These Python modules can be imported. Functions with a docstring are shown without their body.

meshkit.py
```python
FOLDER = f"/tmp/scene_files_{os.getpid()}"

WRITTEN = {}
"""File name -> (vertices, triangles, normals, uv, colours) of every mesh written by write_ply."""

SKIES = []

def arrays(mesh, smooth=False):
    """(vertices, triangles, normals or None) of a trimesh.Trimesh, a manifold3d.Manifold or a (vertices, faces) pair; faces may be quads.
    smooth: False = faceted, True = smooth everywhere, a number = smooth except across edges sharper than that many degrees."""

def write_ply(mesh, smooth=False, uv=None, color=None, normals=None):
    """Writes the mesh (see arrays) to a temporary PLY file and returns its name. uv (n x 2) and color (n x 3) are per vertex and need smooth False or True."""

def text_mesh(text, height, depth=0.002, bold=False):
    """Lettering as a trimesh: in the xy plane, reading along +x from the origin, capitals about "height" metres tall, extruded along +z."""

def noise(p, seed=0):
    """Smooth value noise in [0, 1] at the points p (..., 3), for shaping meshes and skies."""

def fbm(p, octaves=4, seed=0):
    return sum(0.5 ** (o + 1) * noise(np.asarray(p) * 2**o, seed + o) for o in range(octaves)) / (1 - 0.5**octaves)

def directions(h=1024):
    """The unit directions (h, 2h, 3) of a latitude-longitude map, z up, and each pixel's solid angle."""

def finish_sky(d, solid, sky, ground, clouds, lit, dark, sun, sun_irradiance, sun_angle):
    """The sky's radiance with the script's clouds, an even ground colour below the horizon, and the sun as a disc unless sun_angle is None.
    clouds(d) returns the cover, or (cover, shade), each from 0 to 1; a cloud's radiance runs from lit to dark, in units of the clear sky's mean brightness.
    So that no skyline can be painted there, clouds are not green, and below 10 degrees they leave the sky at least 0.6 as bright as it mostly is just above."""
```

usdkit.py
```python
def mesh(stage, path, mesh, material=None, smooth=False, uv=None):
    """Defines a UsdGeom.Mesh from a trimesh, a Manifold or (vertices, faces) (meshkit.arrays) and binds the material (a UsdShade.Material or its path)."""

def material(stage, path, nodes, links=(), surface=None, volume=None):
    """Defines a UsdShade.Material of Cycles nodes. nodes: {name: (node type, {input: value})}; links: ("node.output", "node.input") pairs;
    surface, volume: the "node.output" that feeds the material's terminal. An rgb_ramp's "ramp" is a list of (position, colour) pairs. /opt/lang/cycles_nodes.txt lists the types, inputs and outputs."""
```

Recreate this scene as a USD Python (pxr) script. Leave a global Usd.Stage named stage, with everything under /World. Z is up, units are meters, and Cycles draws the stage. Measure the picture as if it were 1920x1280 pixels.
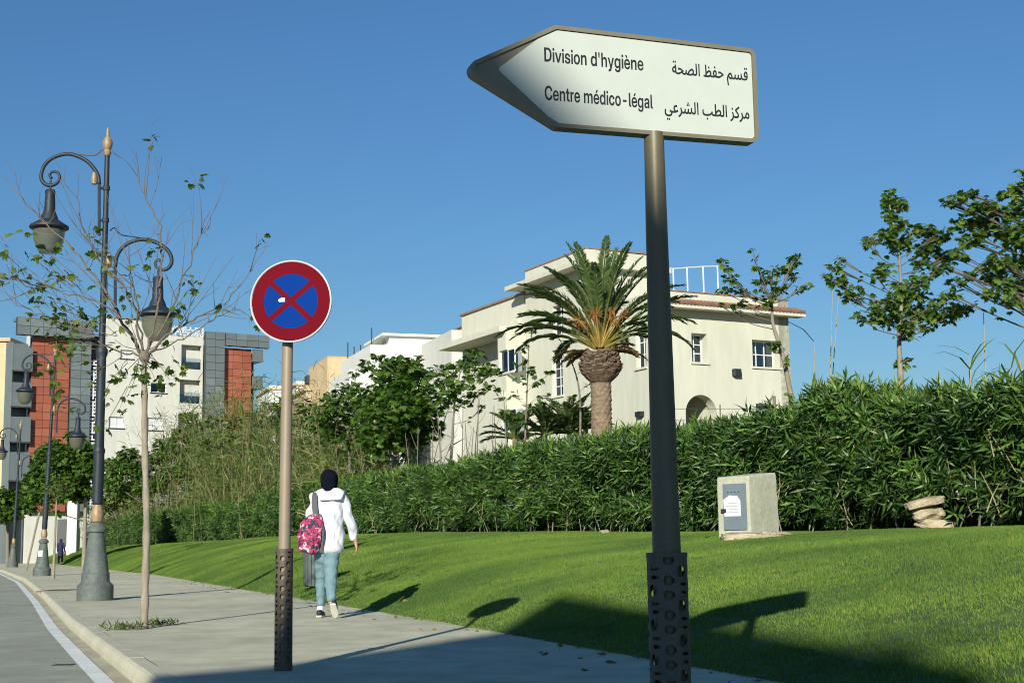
import math, json, numpy as np, trimesh, manifold3d as m3, usdkit, meshkit
from shapely.geometry import Polygon, box as sbox, LineString, Point
from shapely.ops import unary_union
from shapely import affinity
from pxr import Usd, UsdGeom, UsdLux, UsdShade, Sdf, Gf, Vt

SUN_POWER, SKY_STRENGTH, EXPOSURE, AIR, AEROSOL, OZONE = 1.12, .068, .5, 1.5, 0., 10.

stage = Usd.Stage.CreateInMemory()
UsdGeom.SetStageUpAxis(stage, UsdGeom.Tokens.z)
UsdGeom.SetStageMetersPerUnit(stage, 1.0)
W = UsdGeom.Xform.Define(stage, '/World')
stage.SetDefaultPrim(W.GetPrim())
UsdGeom.Scope.Define(stage, '/World/Looks')

# ---------------------------------------------------------------- camera
PITCH, ROLL, EYE = math.radians(8.19), math.radians(.92), .86
FW = np.array([0, math.cos(PITCH), math.sin(PITCH)])
_u = np.array([0, -math.sin(PITCH), math.cos(PITCH)])
_r = np.array([1., 0, 0])
RT = _r*math.cos(ROLL) - _u*math.sin(ROLL)
UP = _r*math.sin(ROLL) + _u*math.cos(ROLL)
CAM = np.array([0, 0, EYE])
cam = UsdGeom.Camera.Define(stage, '/World/camera')
cam.CreateHorizontalApertureAttr(36.0)
cam.CreateVerticalApertureAttr(24.0)
cam.CreateFocalLengthAttr(36.0*2640/1920)
cam.CreateFStopAttr(0.0)
cam.CreateExposureAttr(EXPOSURE)
cam.CreateClippingRangeAttr(Gf.Vec2f(.05, 20000))
_m = np.eye(4); _m[0, :3], _m[1, :3], _m[2, :3], _m[3, :3] = RT, UP, -FW, CAM
cam.AddTransformOp().Set(Gf.Matrix4d(_m.tolist()))

# ---------------------------------------------------------------- sky and sun
SUN_AZ, SUN_EL = math.radians(12.65) + math.pi, math.radians(21.8)
TO_SUN = np.array([math.sin(SUN_AZ)*math.cos(SUN_EL), math.cos(SUN_AZ)*math.cos(SUN_EL), math.sin(SUN_EL)])
usdkit.material(stage, '/World/Looks/sky_air', {
    'sky': ('sky_texture', {'sky_type': 'single_scattering', 'sun_disc': False, 'sun_elevation': SUN_EL, 'sun_rotation': SUN_AZ,
                            'altitude': 50.0, 'air_density': AIR, 'aerosol_density': AEROSOL, 'ozone_density': OZONE}),
    'bg': ('background_shader', {'strength': SKY_STRENGTH})}, [('sky.color', 'bg.color')], surface='bg.background')
dome = UsdLux.DomeLight.Define(stage, '/World/sky')
UsdShade.MaterialBindingAPI.Apply(dome.GetPrim()).Bind(UsdShade.Material.Get(stage, '/World/Looks/sky_air'))
sun = UsdLux.DistantLight.Define(stage, '/World/sun')
sun.CreateNormalizeAttr(True); sun.CreateIntensityAttr(SUN_POWER); sun.CreateAngleAttr(.53); sun.CreateColorAttr(Gf.Vec3f(1, .965, .85))
_z = TO_SUN; _x = np.cross([0, 0, 1], _z); _x /= np.linalg.norm(_x); _y = np.cross(_z, _x)
_m = np.eye(4); _m[0, :3], _m[1, :3], _m[2, :3] = _x, _y, _z
sun.AddTransformOp().Set(Gf.Matrix4d(_m.tolist()))

# ---------------------------------------------------------------- helpers: places
def ray(x, y):
    return FW + RT*(x-960)/2640 - UP*(y-640)/2640
def at(x, y, Y):
    d = ray(x, y); return CAM + d*(Y/d[1])
def onz(x, y, z=0.):
    d = ray(x, y); return CAM + d*((z-EYE)/d[2])
A19 = math.radians(19)
U2, N2 = np.array([-math.sin(A19), math.cos(A19)]), np.array([math.cos(A19), math.sin(A19)])
def to_sq(P):
    P = np.asarray(P); return P[..., :2] @ U2, P[..., :2] @ N2
def from_sq(s, q, z=0.):
    s, q, z = np.broadcast_arrays(np.asarray(s, float), np.asarray(q, float), np.asarray(z, float))
    return np.stack([s*U2[0]+q*N2[0], s*U2[1]+q*N2[1], z], -1)
def on_wall(x, y, P0, d):
    """where the view ray meets the upright wall through P0 along d: (distance along the wall, height)"""
    r = ray(x, y); nn = np.array([d[1], -d[0]])
    t = ((np.asarray(P0[:2])-CAM[:2]) @ nn)/(r[:2] @ nn); Q = CAM + r*t
    return float((Q[:2]-np.asarray(P0[:2])) @ np.asarray(d)), float(Q[2])

# ---------------------------------------------------------------- helpers: prims
_count = {}
def _unique(parent, name):
    k = (parent, name); n = _count.get(k, 0); _count[k] = n+1
    return f'{parent}/{name}' if n == 0 else f'{parent}/{name}_{n:03d}'
class Th:
    def __init__(s, path, inv): s.path, s.inv = path, inv
    @property
    def prim(s): return stage.GetPrimAtPath(s.path)
def keys(prim, label=None, cat=None, group=None, kind=None):
    for k, v in (('label', label), ('category', cat), ('group', group), ('kind', kind)):
        if v: prim.SetCustomDataByKey(k, v)
def thing(name, label, cat, loc=(0, 0, 0), rz=0., group=None, tilt=None):
    path = _unique('/World', name); x = UsdGeom.Xform.Define(stage, path)
    m = trimesh.transformations.translation_matrix(loc) @ trimesh.transformations.rotation_matrix(rz, [0, 0, 1])
    if tilt: m = m @ trimesh.transformations.rotation_matrix(tilt[0], tilt[1])
    x.AddTransformOp().Set(Gf.Matrix4d(m.T.tolist()))
    keys(x.GetPrim(), label, cat, group)
    return Th(path, np.linalg.inv(m))
def dup(src, label, loc, rz=0., tilt=None, group=None):
    p = src.prim; base = p.GetName()
    base = base[:-4] if base[-4:-3] == '_' and base[-3:].isdigit() else base
    was = p.GetCustomData()
    t = thing(base, label, was['category'], loc, rz, group or was.get('group'), tilt)
    t.prim.GetReferences().AddInternalReference(src.path); t.prim.SetInstanceable(True)
    return t
def put(name, mesh, mat, parent=None, local=False, smooth=False, tone=None, label=None, cat=None, group=None, kind=None):
    if isinstance(mesh, MB): mesh = mesh.mesh()
    if isinstance(mesh, trimesh.Trimesh): v, f = np.array(mesh.vertices), np.array(mesh.faces)
    else: v, f, _ = meshkit.arrays(mesh)
    if parent is not None and not local: v = v @ parent.inv[:3, :3].T + parent.inv[:3, 3]
    path = _unique(parent.path if parent is not None else '/World', name)
    m = usdkit.mesh(stage, path, (v, f), '/World/Looks/'+mat, smooth)
    m.CreateDoubleSidedAttr(True)
    if tone is not None and smooth in (False, True):
        UsdGeom.PrimvarsAPI(m).CreatePrimvar('tone', Sdf.ValueTypeNames.FloatArray, 'vertex').Set(Vt.FloatArray.FromNumpy(np.asarray(tone, np.float32)))
    keys(m.GetPrim(), label, cat, group, kind)
    return Th(path, parent.inv if parent is not None else np.eye(4))
def instancer(name, proto, mat, mats, parent=None, tone=None, label=None, cat=None, kind='stuff', smooth=False):
    """one prototype mesh under many 4x4 matrices (column convention), world space"""
    path = _unique(parent.path if parent is not None else '/World', name)
    pi = UsdGeom.PointInstancer.Define(stage, path)
    pm = usdkit.mesh(stage, path+'/sprig', proto, '/World/Looks/'+mat, smooth); pm.CreateDoubleSidedAttr(True)
    if tone is not None: UsdGeom.PrimvarsAPI(pm).CreatePrimvar('tone', Sdf.ValueTypeNames.FloatArray, 'vertex').Set(Vt.FloatArray.FromNumpy(np.asarray(tone, np.float32)))
    mats = np.asarray(mats)
    if parent is not None: mats = parent.inv @ mats
    sc = np.linalg.norm(mats[:, :3, 0], axis=1)
    R = mats[:, :3, :3]/sc[:, None, None]
    w = np.sqrt(np.maximum(0, 1+R[:, 0, 0]+R[:, 1, 1]+R[:, 2, 2]))/2
    x = np.copysign(np.sqrt(np.maximum(0, 1+R[:, 0, 0]-R[:, 1, 1]-R[:, 2, 2]))/2, R[:, 2, 1]-R[:, 1, 2])
    y = np.copysign(np.sqrt(np.maximum(0, 1-R[:, 0, 0]+R[:, 1, 1]-R[:, 2, 2]))/2, R[:, 0, 2]-R[:, 2, 0])
    z = np.copysign(np.sqrt(np.maximum(0, 1-R[:, 0, 0]-R[:, 1, 1]+R[:, 2, 2]))/2, R[:, 1, 0]-R[:, 0, 1])
    pi.CreatePrototypesRel().SetTargets([Sdf.Path(path+'/sprig')])
    pi.CreateProtoIndicesAttr(Vt.IntArray.FromNumpy(np.zeros(len(mats), np.int32)))
    pi.CreatePositionsAttr(Vt.Vec3fArray.FromNumpy(mats[:, :3, 3].astype(np.float32)))
    pi.CreateScalesAttr(Vt.Vec3fArray.FromNumpy(np.repeat(sc[:, None], 3, 1).astype(np.float32)))
    pi.CreateOrientationsAttr(Vt.QuathArray([Gf.Quath(float(a), float(b), float(c), float(d)) for a, b, c, d in zip(w, x, y, z)]))
    keys(pi.GetPrim(), label, cat, None, kind)
def matrices(pos, normal_or_up, spin, scale):
    """place matrices: local z along the given direction, turned by spin about it"""
    z = np.asarray(normal_or_up, float); z = z/np.linalg.norm(z, axis=1, keepdims=True)
    a = np.where(np.abs(z[:, 2:]) < .9, [0, 0, 1.], [1., 0, 0]); x = np.cross(a, z); x /= np.linalg.norm(x, axis=1, keepdims=True); y = np.cross(z, x)
    c, s = np.cos(spin)[:, None], np.sin(spin)[:, None]
    X, Y = x*c+y*s, y*c-x*s
    M = np.zeros((len(z), 4, 4)); M[:, :3, 0], M[:, :3, 1], M[:, :3, 2] = X*scale[:, None], Y*scale[:, None], z*scale[:, None]
    M[:, :3, 3], M[:, 3, 3] = pos, 1
    return M

# ---------------------------------------------------------------- helpers: shapes
def spline(pts, n=8):
    p = np.asarray(pts, float)
    if len(p) < 3: return np.array([p[0]+(p[-1]-p[0])*t for t in np.linspace(0, 1, n+1)])
    q = np.vstack([2*p[0]-p[1], p, 2*p[-1]-p[-2]]); out = []
    for i in range(1, len(q)-2):
        t = np.linspace(0, 1, n, endpoint=False)[:, None]
        a, b, c, d = q[i-1], q[i], q[i+1], q[i+2]
        out.append(.5*((2*b)+(-a+c)*t+(2*a-5*b+4*c-d)*t*t+(-a+3*b-3*c+d)*t**3))
    return np.vstack(out+[p[-1:]])
def tube_arrays(path, rad, sides=8):
    p = np.asarray(path, float); n = len(p)
    rad = np.broadcast_to(np.asarray(rad, float), (n,)) if np.ndim(rad) == 0 or len(np.atleast_1d(rad)) == n else np.interp(np.linspace(0, 1, n), np.linspace(0, 1, len(rad)), rad)
    t = np.gradient(p, axis=0); t /= np.linalg.norm(t, axis=1, keepdims=True)+1e-12
    a = np.zeros_like(p); r0 = np.array([0, 0, 1.]) if abs(t[0, 2]) < .9 else np.array([1., 0, 0])
    a[0] = np.cross(t[0], r0)
    for i in range(1, n):
        a[i] = a[i-1]-t[i]*(a[i-1] @ t[i])
    a /= np.linalg.norm(a, axis=1, keepdims=True)+1e-12
    b = np.cross(t, a); an = np.arange(sides)*2*np.pi/sides
    v = (p[:, None]+rad[:, None, None]*(np.cos(an)[None, :, None]*a[:, None]+np.sin(an)[None, :, None]*b[:, None])).reshape(-1, 3)
    i, j = np.meshgrid(np.arange(n-1), np.arange(sides), indexing='ij')
    A, B = (i*sides+j).ravel(), (i*sides+(j+1) % sides).ravel()
    f = np.vstack([np.stack([A, B, B+sides], 1), np.stack([A, B+sides, A+sides], 1)])
    k = len(v); v = np.vstack([v, p[:1], p[-1:]]); j = np.arange(sides); e = (n-1)*sides
    f = np.vstack([f, np.stack([np.full(sides, k), (j+1) % sides, j], 1), np.stack([np.full(sides, k+1), e+j, e+(j+1) % sides], 1)])
    return v, f
class MB:
    def __init__(s): s.v, s.f, s.n = [], [], 0
    def add(s, v, f=None, T=None):
        if f is None:
            if hasattr(v, 'to_mesh'): v, f, _ = meshkit.arrays(v)
            elif isinstance(v, MB): m = v.mesh(); v, f = m.vertices, m.faces
            else: v, f = v.vertices, v.faces
        v, f = np.asarray(v, float), np.asarray(f, int)
        if T is not None: v = v @ T[:3, :3].T + T[:3, 3]
        s.v.append(v); s.f.append(f+s.n); s.n += len(v); return s
    def box(s, lo, hi, T=None, bev=0.):
        lo, hi = np.minimum(lo, hi).astype(float), np.maximum(lo, hi).astype(float)
        if bev > 0:
            c = [[x, y, z] for x in (lo[0]+bev, hi[0]-bev) for y in (lo[1]+bev, hi[1]-bev) for z in (lo[2]+bev, hi[2]-bev)]
            pts = [np.array(p)+np.array(d) for p in c for d in (np.eye(3)*bev).tolist()+(-np.eye(3)*bev).tolist()]
            m = trimesh.convex.convex_hull(np.array(pts))
        else: m = trimesh.creation.box(bounds=[lo, hi])
        return s.add(m.vertices, m.faces, T)
    def tube(s, path, rad, sides=8, T=None): return s.add(*tube_arrays(path, rad, sides), T)
    def lathe(s, prof, sides=24, T=None, center=(0, 0, 0)):
        m = trimesh.creation.revolve(np.asarray(prof, float), sections=sides); m.apply_translation(center)
        return s.add(m.vertices, m.faces, T)
    def prism(s, poly, depth, T=None):
        for g in getattr(poly, 'geoms', [poly]):
            m = trimesh.creation.extrude_polygon(g, depth, engine='earcut'); s.add(m.vertices, m.faces, T)
        return s
    def mesh(s): return trimesh.Trimesh(np.vstack(s.v), np.vstack(s.f), process=False)
def frame(o, x, y, z):
    T = np.eye(4); T[:3, 0], T[:3, 1], T[:3, 2], T[:3, 3] = x, y, z, o; return T
def wall_frame(P0, d, out=0.):
    """x along d, y up, z outward (to the right-hand side of d seen from above)"""
    d3 = np.array([d[0], d[1], 0.]); nn = np.cross(d3, [0, 0, 1.])
    return frame(np.array([P0[0], P0[1], 0])+nn*out, d3, [0, 0, 1.], nn)
def grid(P):
    """a sheet from an array of points (n, m, 3)"""
    n, m = P.shape[:2]; i, j = np.meshgrid(np.arange(n-1), np.arange(m-1), indexing='ij'); a = (i*m+j).ravel()
    return P.reshape(-1, 3), np.vstack([np.stack([a, a+m, a+m+1], 1), np.stack([a, a+m+1, a+1], 1)])
def ball(p, r):
    return m3.Manifold.sphere(r, 20).translate([float(x) for x in p])
def chain(bones, refine=.03, passes=6):
    """bones: [(p, r, p2, r2)] hulls of spheres, united, refined and smoothed"""
    parts = [m3.Manifold.batch_hull([ball(p, r) for p, r in b]) for b in bones]
    M = m3.Manifold.batch_boolean(parts, m3.OpType.Add).refine_to_length(refine)
    v, f, _ = meshkit.arrays(M); t = trimesh.Trimesh(v, f, process=True)
    trimesh.smoothing.filter_taubin(t, .5, -.52, passes)
    return t
# ---------------------------------------------------------------- helpers: leaves
LOBED = (np.array([[0, 0, 0], [.30, .02, .02], [.50, .35, -.05], [.27, .42, .04], [.36, .72, -.03], [.12, .68, .03], [0, 1.0, -.06], [-.12, .68, .03], [-.36, .72, -.03], [-.27, .42, .04], [-.50, .35, -.05], [-.30, .02, .02], [0, .38, .09]]),
         np.array([[12, i, (i+1) % 12] for i in range(12)]))
OVAL = (np.array([[0, 0, 0], [.26, .42, -.06], [0, 1, -.08], [-.26, .42, -.06], [0, .45, .04]]), np.array([[0, 1, 4], [1, 2, 4], [2, 3, 4], [3, 0, 4]]))
LANCE = (np.array([[0, 0, 0], [.10, .42, -.02], [0, 1, -.16], [-.10, .42, -.02], [0, .42, .03]]), np.array([[0, 1, 4], [1, 2, 4], [2, 3, 4], [3, 0, 4]]))
STRAP = (np.array([[-.02, 0, 0], [.02, 0, 0], [.028, .35, .02], [-.028, .35, .02], [.02, .75, -.12], [-.02, .75, -.12], [0, 1, -.34]]), np.array([[0, 1, 2], [0, 2, 3], [3, 2, 4], [3, 4, 5], [5, 4, 6]]))
def leaves(rng, pos, size, tmpl=OVAL, out=None, droop=(-.9, .5), jitter=.35):
    """many leaves in one mesh: (vertices, faces, tone). out: preferred heading of each leaf (n, 3) or None"""
    tv, tf = tmpl; n = len(pos); pos = np.asarray(pos)
    yaw = rng.uniform(0, 2*np.pi, n) if out is None else np.arctan2(out[:, 1], out[:, 0])+rng.normal(0, .8, n)
    pit = rng.uniform(*droop, n); rol = rng.normal(0, .6, n)
    Y = np.stack([np.cos(yaw)*np.cos(pit), np.sin(yaw)*np.cos(pit), np.sin(pit)], 1)
    X = np.stack([np.sin(yaw), -np.cos(yaw), np.zeros(n)], 1); Z = np.cross(X, Y)
    X, Z = X*np.cos(rol)[:, None]+Z*np.sin(rol)[:, None], Z*np.cos(rol)[:, None]-X*np.sin(rol)[:, None]
    s = size*rng.uniform(1-jitter, 1+jitter, n)
    v = pos[:, None]+s[:, None, None]*(tv[None, :, 0:1]*X[:, None]+tv[None, :, 1:2]*Y[:, None]+tv[None, :, 2:3]*Z[:, None])
    f = tf[None]+(np.arange(n)*len(tv))[:, None, None]
    return v.reshape(-1, 3), f.reshape(-1, 3), np.repeat(rng.uniform(0, 1, n), len(tv))

# ---------------------------------------------------------------- materials
def M(name, color, rough=.7, var=.12, scale=2., bump=0., bscale=40., metallic=0., spec=.4, fine=0., fscale=60., tint=None, stretch=(1, 1, 1)):
    c = np.asarray(color, float); d = np.asarray(tint, float) if tint is not None else c*(1-var)
    nodes = {'g': ('geometry', {}), 'mp': ('mapping', {'scale': stretch}), 'n': ('noise_texture', {'scale': scale, 'detail': 5., 'roughness': .6}),
             'r': ('rgb_ramp', {'ramp': [(.3, d), (.7, np.minimum(c*(1+var*.6), 1))]}),
             'p': ('principled_bsdf', {'roughness': rough, 'metallic': metallic, 'specular_ior_level': spec})}
    links = [('g.position', 'mp.vector'), ('mp.vector', 'n.vector'), ('n.fac', 'r.fac')]
    col = 'r.color'
    if fine > 0:
        nodes['fn'] = ('noise_texture', {'scale': fscale, 'detail': 3.})
        nodes['fr'] = ('rgb_ramp', {'ramp': [(.25, [1-fine]*3), (.75, [1+fine*.5]*3)]})
        nodes['mx'] = ('mix', {'mix_type': 'multiply', 'fac': 1.})
        links += [('mp.vector', 'fn.vector'), ('fn.fac', 'fr.fac'), ('r.color', 'mx.color1'), ('fr.color', 'mx.color2')]; col = 'mx.color'
    links.append((col, 'p.base_color'))
    if bump > 0:
        nodes['bn'] = ('noise_texture', {'scale': bscale, 'detail': 4.}); nodes['b'] = ('bump', {'strength': 1., 'distance': bump})
        links += [('mp.vector', 'bn.vector'), ('bn.fac', 'b.height'), ('b.normal', 'p.normal')]
    usdkit.material(stage, '/World/Looks/'+name, nodes, links, surface='p.BSDF')
def LEAF(name, ramp, trans=.35, rough=.5, spec=.3, inst=0., patch=0., pscale=1.):
    nodes = {'a': ('attribute', {'attribute': 'tone'}), 'r': ('rgb_ramp', {'ramp': ramp}), 'p': ('principled_bsdf', {'roughness': rough, 'specular_ior_level': spec}),
             't': ('translucent_bsdf', {}), 'k': ('mix', {'mix_type': 'multiply', 'fac': 1., 'color2': (1.25, 1.3, .6)}), 'm': ('mix_closure', {'fac': trans})}
    links = [('a.fac', 'r.fac')]
    col = 'r.color'
    if inst > 0:
        nodes['oi'] = ('object_info', {}); nodes['ir'] = ('rgb_ramp', {'ramp': [(0, [1-inst]*3), (1, [1+inst]*3)]}); nodes['im'] = ('mix', {'mix_type': 'multiply', 'fac': 1.})
        links += [('oi.random', 'ir.fac'), (col, 'im.color1'), ('ir.color', 'im.color2')]; col = 'im.color'
    if patch > 0:
        nodes['g'] = ('geometry', {}); nodes['pn'] = ('noise_texture', {'scale': pscale, 'detail': 4.}); nodes['pr'] = ('rgb_ramp', {'ramp': [(.35, (1-patch*.6, 1-patch*.5, 1-patch*.6)), (.65, (1+patch, 1+patch*.7, 1))]}); nodes['pm'] = ('mix', {'mix_type': 'multiply', 'fac': 1.})
        links += [('g.position', 'pn.vector'), ('pn.fac', 'pr.fac'), (col, 'pm.color1'), ('pr.color', 'pm.color2')]; col = 'pm.color'
    links += [(col, 'p.base_color'), (col, 'k.color1'), ('k.color', 't.color'), ('p.BSDF', 'm.closure1'), ('t.BSDF', 'm.closure2')]
    usdkit.material(stage, '/World/Looks/'+name, nodes, links, surface='m.closure')
def GLASS(name, tint, fac=.12):
    usdkit.material(stage, '/World/Looks/'+name, {'f': ('fresnel', {'IOR': 1.5}), 't': ('transparent_bsdf', {'color': tint}), 'g': ('glossy_bsdf', {'roughness': .03, 'color': (.9, .95, 1)}), 'm': ('mix_closure', {})},
                    [('f.fac', 'm.fac'), ('t.BSDF', 'm.closure1'), ('g.BSDF', 'm.closure2')], surface='m.closure')
M('asphalt', (.34, .35, .275), .92, .18, .35, .006, 150., fine=.2, fscale=3.)
M('line_paint', (.74, .77, .70), .7, .18, 3., .002, 90., fine=.25, fscale=60.)
M('kerb_stone', (.50, .475, .345), .85, .12, 1.2, .004, 40., fine=.15, fscale=50.)
M('pavement_concrete', (.56, .53, .375), .92, .20, .33, .006, 120., fine=.22, fscale=2.6)
M('gutter_dirt', (.40, .36, .255), .95, .25, 1.5, .004, 60., fine=.2, fscale=9.)
M('soil', (.14, .11, .07), .95, .3, 1.5, .02, 12.)
M('hill_soil', (.13, .12, .06), .95, .35, .6, .02, 8.)
M('lawn_soil', (.07, .12, .025), .95, .3, 1.2, .01, 60., fine=.4, fscale=90.)
M('cream_plaster', (.57, .565, .455), .9, .05, .5, .003, 60., fine=.09, fscale=3., stretch=(1, 1, .22))
M('white_plaster', (.58, .575, .51), .9, .05, .5, .003, 60., fine=.10, fscale=2.5, stretch=(1, 1, .22))
M('bright_plaster', (.70, .695, .64), .9, .05, .4, .003, 60., fine=.05, fscale=6.)
M('pink_plaster', (.50, .38, .28), .9, .15, .6, fine=.12, fscale=3.)
M('tan_plaster', (.52, .38, .22), .9, .1, .6, fine=.1, fscale=3.)
M('ochre_plaster', (.60, .46, .27), .9, .12, .3, fine=.1, fscale=3.)
M('terracotta', (.25, .135, .09), .85, .25, 4., fine=.2, fscale=20.)
M('coping_rust', (.26, .15, .10), .85, .2, 4.)
M('white_paint', (.62, .64, .64), .5, .03, 3.)
M('frame_paint', (.66, .69, .70), .5, .05, 3.)
M('dark_interior', (.025, .028, .03), .9)
M('curtain', (.35, .37, .40), .9, .2, 3.)
M('red_panel', (.30, .088, .05), .55, .14, .5, fine=.08, fscale=12.)
M('red_panel_pale', (.34, .11, .065), .55, .12, .5, fine=.08, fscale=12.)
M('grey_panel', (.165, .195, .20), .4, .12, .5, metallic=.2, fine=.06, fscale=9.)
M('grey_panel_pale', (.20, .235, .235), .4, .12, .5, metallic=.2, fine=.06, fscale=9.)
M('panel_joint', (.05, .055, .055), .8)
M('lamp_iron', (.026, .036, .046), .55, .25, 3., .001, 80., metallic=.2, spec=.4, fine=.2, fscale=25.)
M('lamp_base_iron', (.12, .14, .12), .65, .35, 4., .001, 80., metallic=.1, spec=.3, fine=.25, fscale=20., tint=(.085, .10, .10))
M('gilding', (.34, .235, .13), .55, .3, 12., metallic=.2)
M('sign_metal', (.20, .18, .125), .5, .08, 6., metallic=.2, spec=.4, fine=.06, fscale=60.)
M('pole_metal', (.125, .108, .066), .48, .10, 4., metallic=.15, spec=.4, fine=.1, fscale=40.)
M('tan_metal', (.27, .215, .15), .5, .06, 4., metallic=.1, fine=.06, fscale=40.)
M('sleeve_metal', (.125, .10, .07), .55, .15, 8., metallic=.3, fine=.1, fscale=60.)
M('sleeve_grey', (.11, .10, .08), .6, .15, 8., metallic=.2, fine=.15, fscale=70.)
M('sign_white', (.47, .50, .445), .55, .02, 3., fine=.03, fscale=12.)
M('sign_black', (.02, .022, .025), .45)
M('sign_red', (.135, .003, .010), .7, .06, 4., spec=.05)
M('sign_blue', (.001, .032, .21), .7, .06, 4., spec=.05)
M('sign_rim', (.37, .37, .37), .4, .1, 6.)
M('bark_pale', (.27, .235, .175), .9, .2, 6., .004, 30., fine=.25, fscale=22., stretch=(1, 1, .35))
M('bark_grey', (.20, .175, .14), .9, .25, 6., fine=.2, fscale=30.)
M('bark_twig', (.14, .115, .088), .9, .2, 6.)
M('dry_stem', (.36, .30, .17), .9, .25, 5.)
M('cane_stem', (.23, .21, .10), .9, .3, 5.)
M('palm_trunk', (.25, .185, .12), .95, .35, 4., .02, 25., fine=.35, fscale=16., stretch=(1, 1, 2.5))
M('palm_stub', (.17, .12, .08), .95, .5, 7., fine=.3, fscale=14.)
M('palm_stalk', (.38, .26, .06), .7, .3, 3.)
M('palm_orange', (.33, .155, .04), .8, .3, 3.)
M('concrete_box', (.41, .415, .315), .9, .12, 2., .006, 25., fine=.12, fscale=16.)
M('rubble', (.42, .36, .24), .95, .3, 8., .02, 30.)
M('door_grey', (.17, .21, .235), .5, .1, 5., metallic=.2)
M('paper', (.74, .74, .72), .8, .03)
M('rock', (.40, .34, .22), .95, .3, 5., .02, 18., fine=.2, fscale=25.)
M('bin_slat', (.075, .095, .085), .6, .15, 5.)
M('skin', (.46, .26, .18), .5, .06, 20.)
M('white_cloth', (.60, .62, .66), .9, .03, 8., .004, 35.)
M('black_cloth', (.006, .007, .013), 1., .2, 8., .003, 60., spec=.05)
M('denim', (.155, .255, .285), .9, .14, 12., .003, 60., fine=.12, fscale=40.)
M('navy_cloth', (.02, .022, .07), .9, .2, 8.)
M('strap_cloth', (.09, .09, .10), .8, .1)
M('shoe_dark', (.02, .022, .032), .6)
M('shoe_sole', (.60, .58, .52), .7, .1, 30.)
M('grey_cloth', (.10, .10, .11), .9)
usdkit.material(stage, '/World/Looks/bag_print', {'g': ('geometry', {}), 'w': ('noise_texture', {'scale': 22., 'detail': 2.}), 'mp': ('mix', {'mix_type': 'add', 'fac': .10}),
    'v': ('voronoi_texture', {'scale': 34.}), 's': ('separate_color', {}), 'r': ('rgb_ramp', {'interpolate': False, 'ramp': [(0, (.40, .02, .085)), (.34, (.02, .022, .05)), (.58, (.46, .44, .46)), (.68, (.44, .04, .12)), (.84, (.03, .03, .06))]}),
    'p': ('principled_bsdf', {'roughness': .7})}, [('g.position', 'w.vector'), ('g.position', 'mp.color1'), ('w.color', 'mp.color2'), ('mp.color', 'v.vector'), ('v.color', 's.color'), ('s.r', 'r.fac'), ('r.color', 'p.base_color')], surface='p.BSDF')
usdkit.material(stage, '/World/Looks/lamp_glass', {'t': ('transparent_bsdf', {'color': (.80, .83, .78)}), 'p': ('principled_bsdf', {'base_color': (.20, .20, .15), 'roughness': .25}), 'm': ('mix_closure', {'fac': .38})},
                [('t.BSDF', 'm.closure1'), ('p.BSDF', 'm.closure2')], surface='m.closure')
GLASS('pane_glass', (.75, .82, .86))
LEAF('grass_blade', [(0, (.080, .165, .034)), (.5, (.112, .205, .042)), (.85, (.15, .235, .053)), (1, (.24, .25, .09))], .25, .7, .15, patch=.45, pscale=.42)
LEAF('oleander_leaf', [(0, (.024, .066, .014)), (.55, (.058, .130, .027)), (1, (.12, .195, .048))], .28, .42, .45, inst=.5, patch=.45, pscale=1.3)
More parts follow.
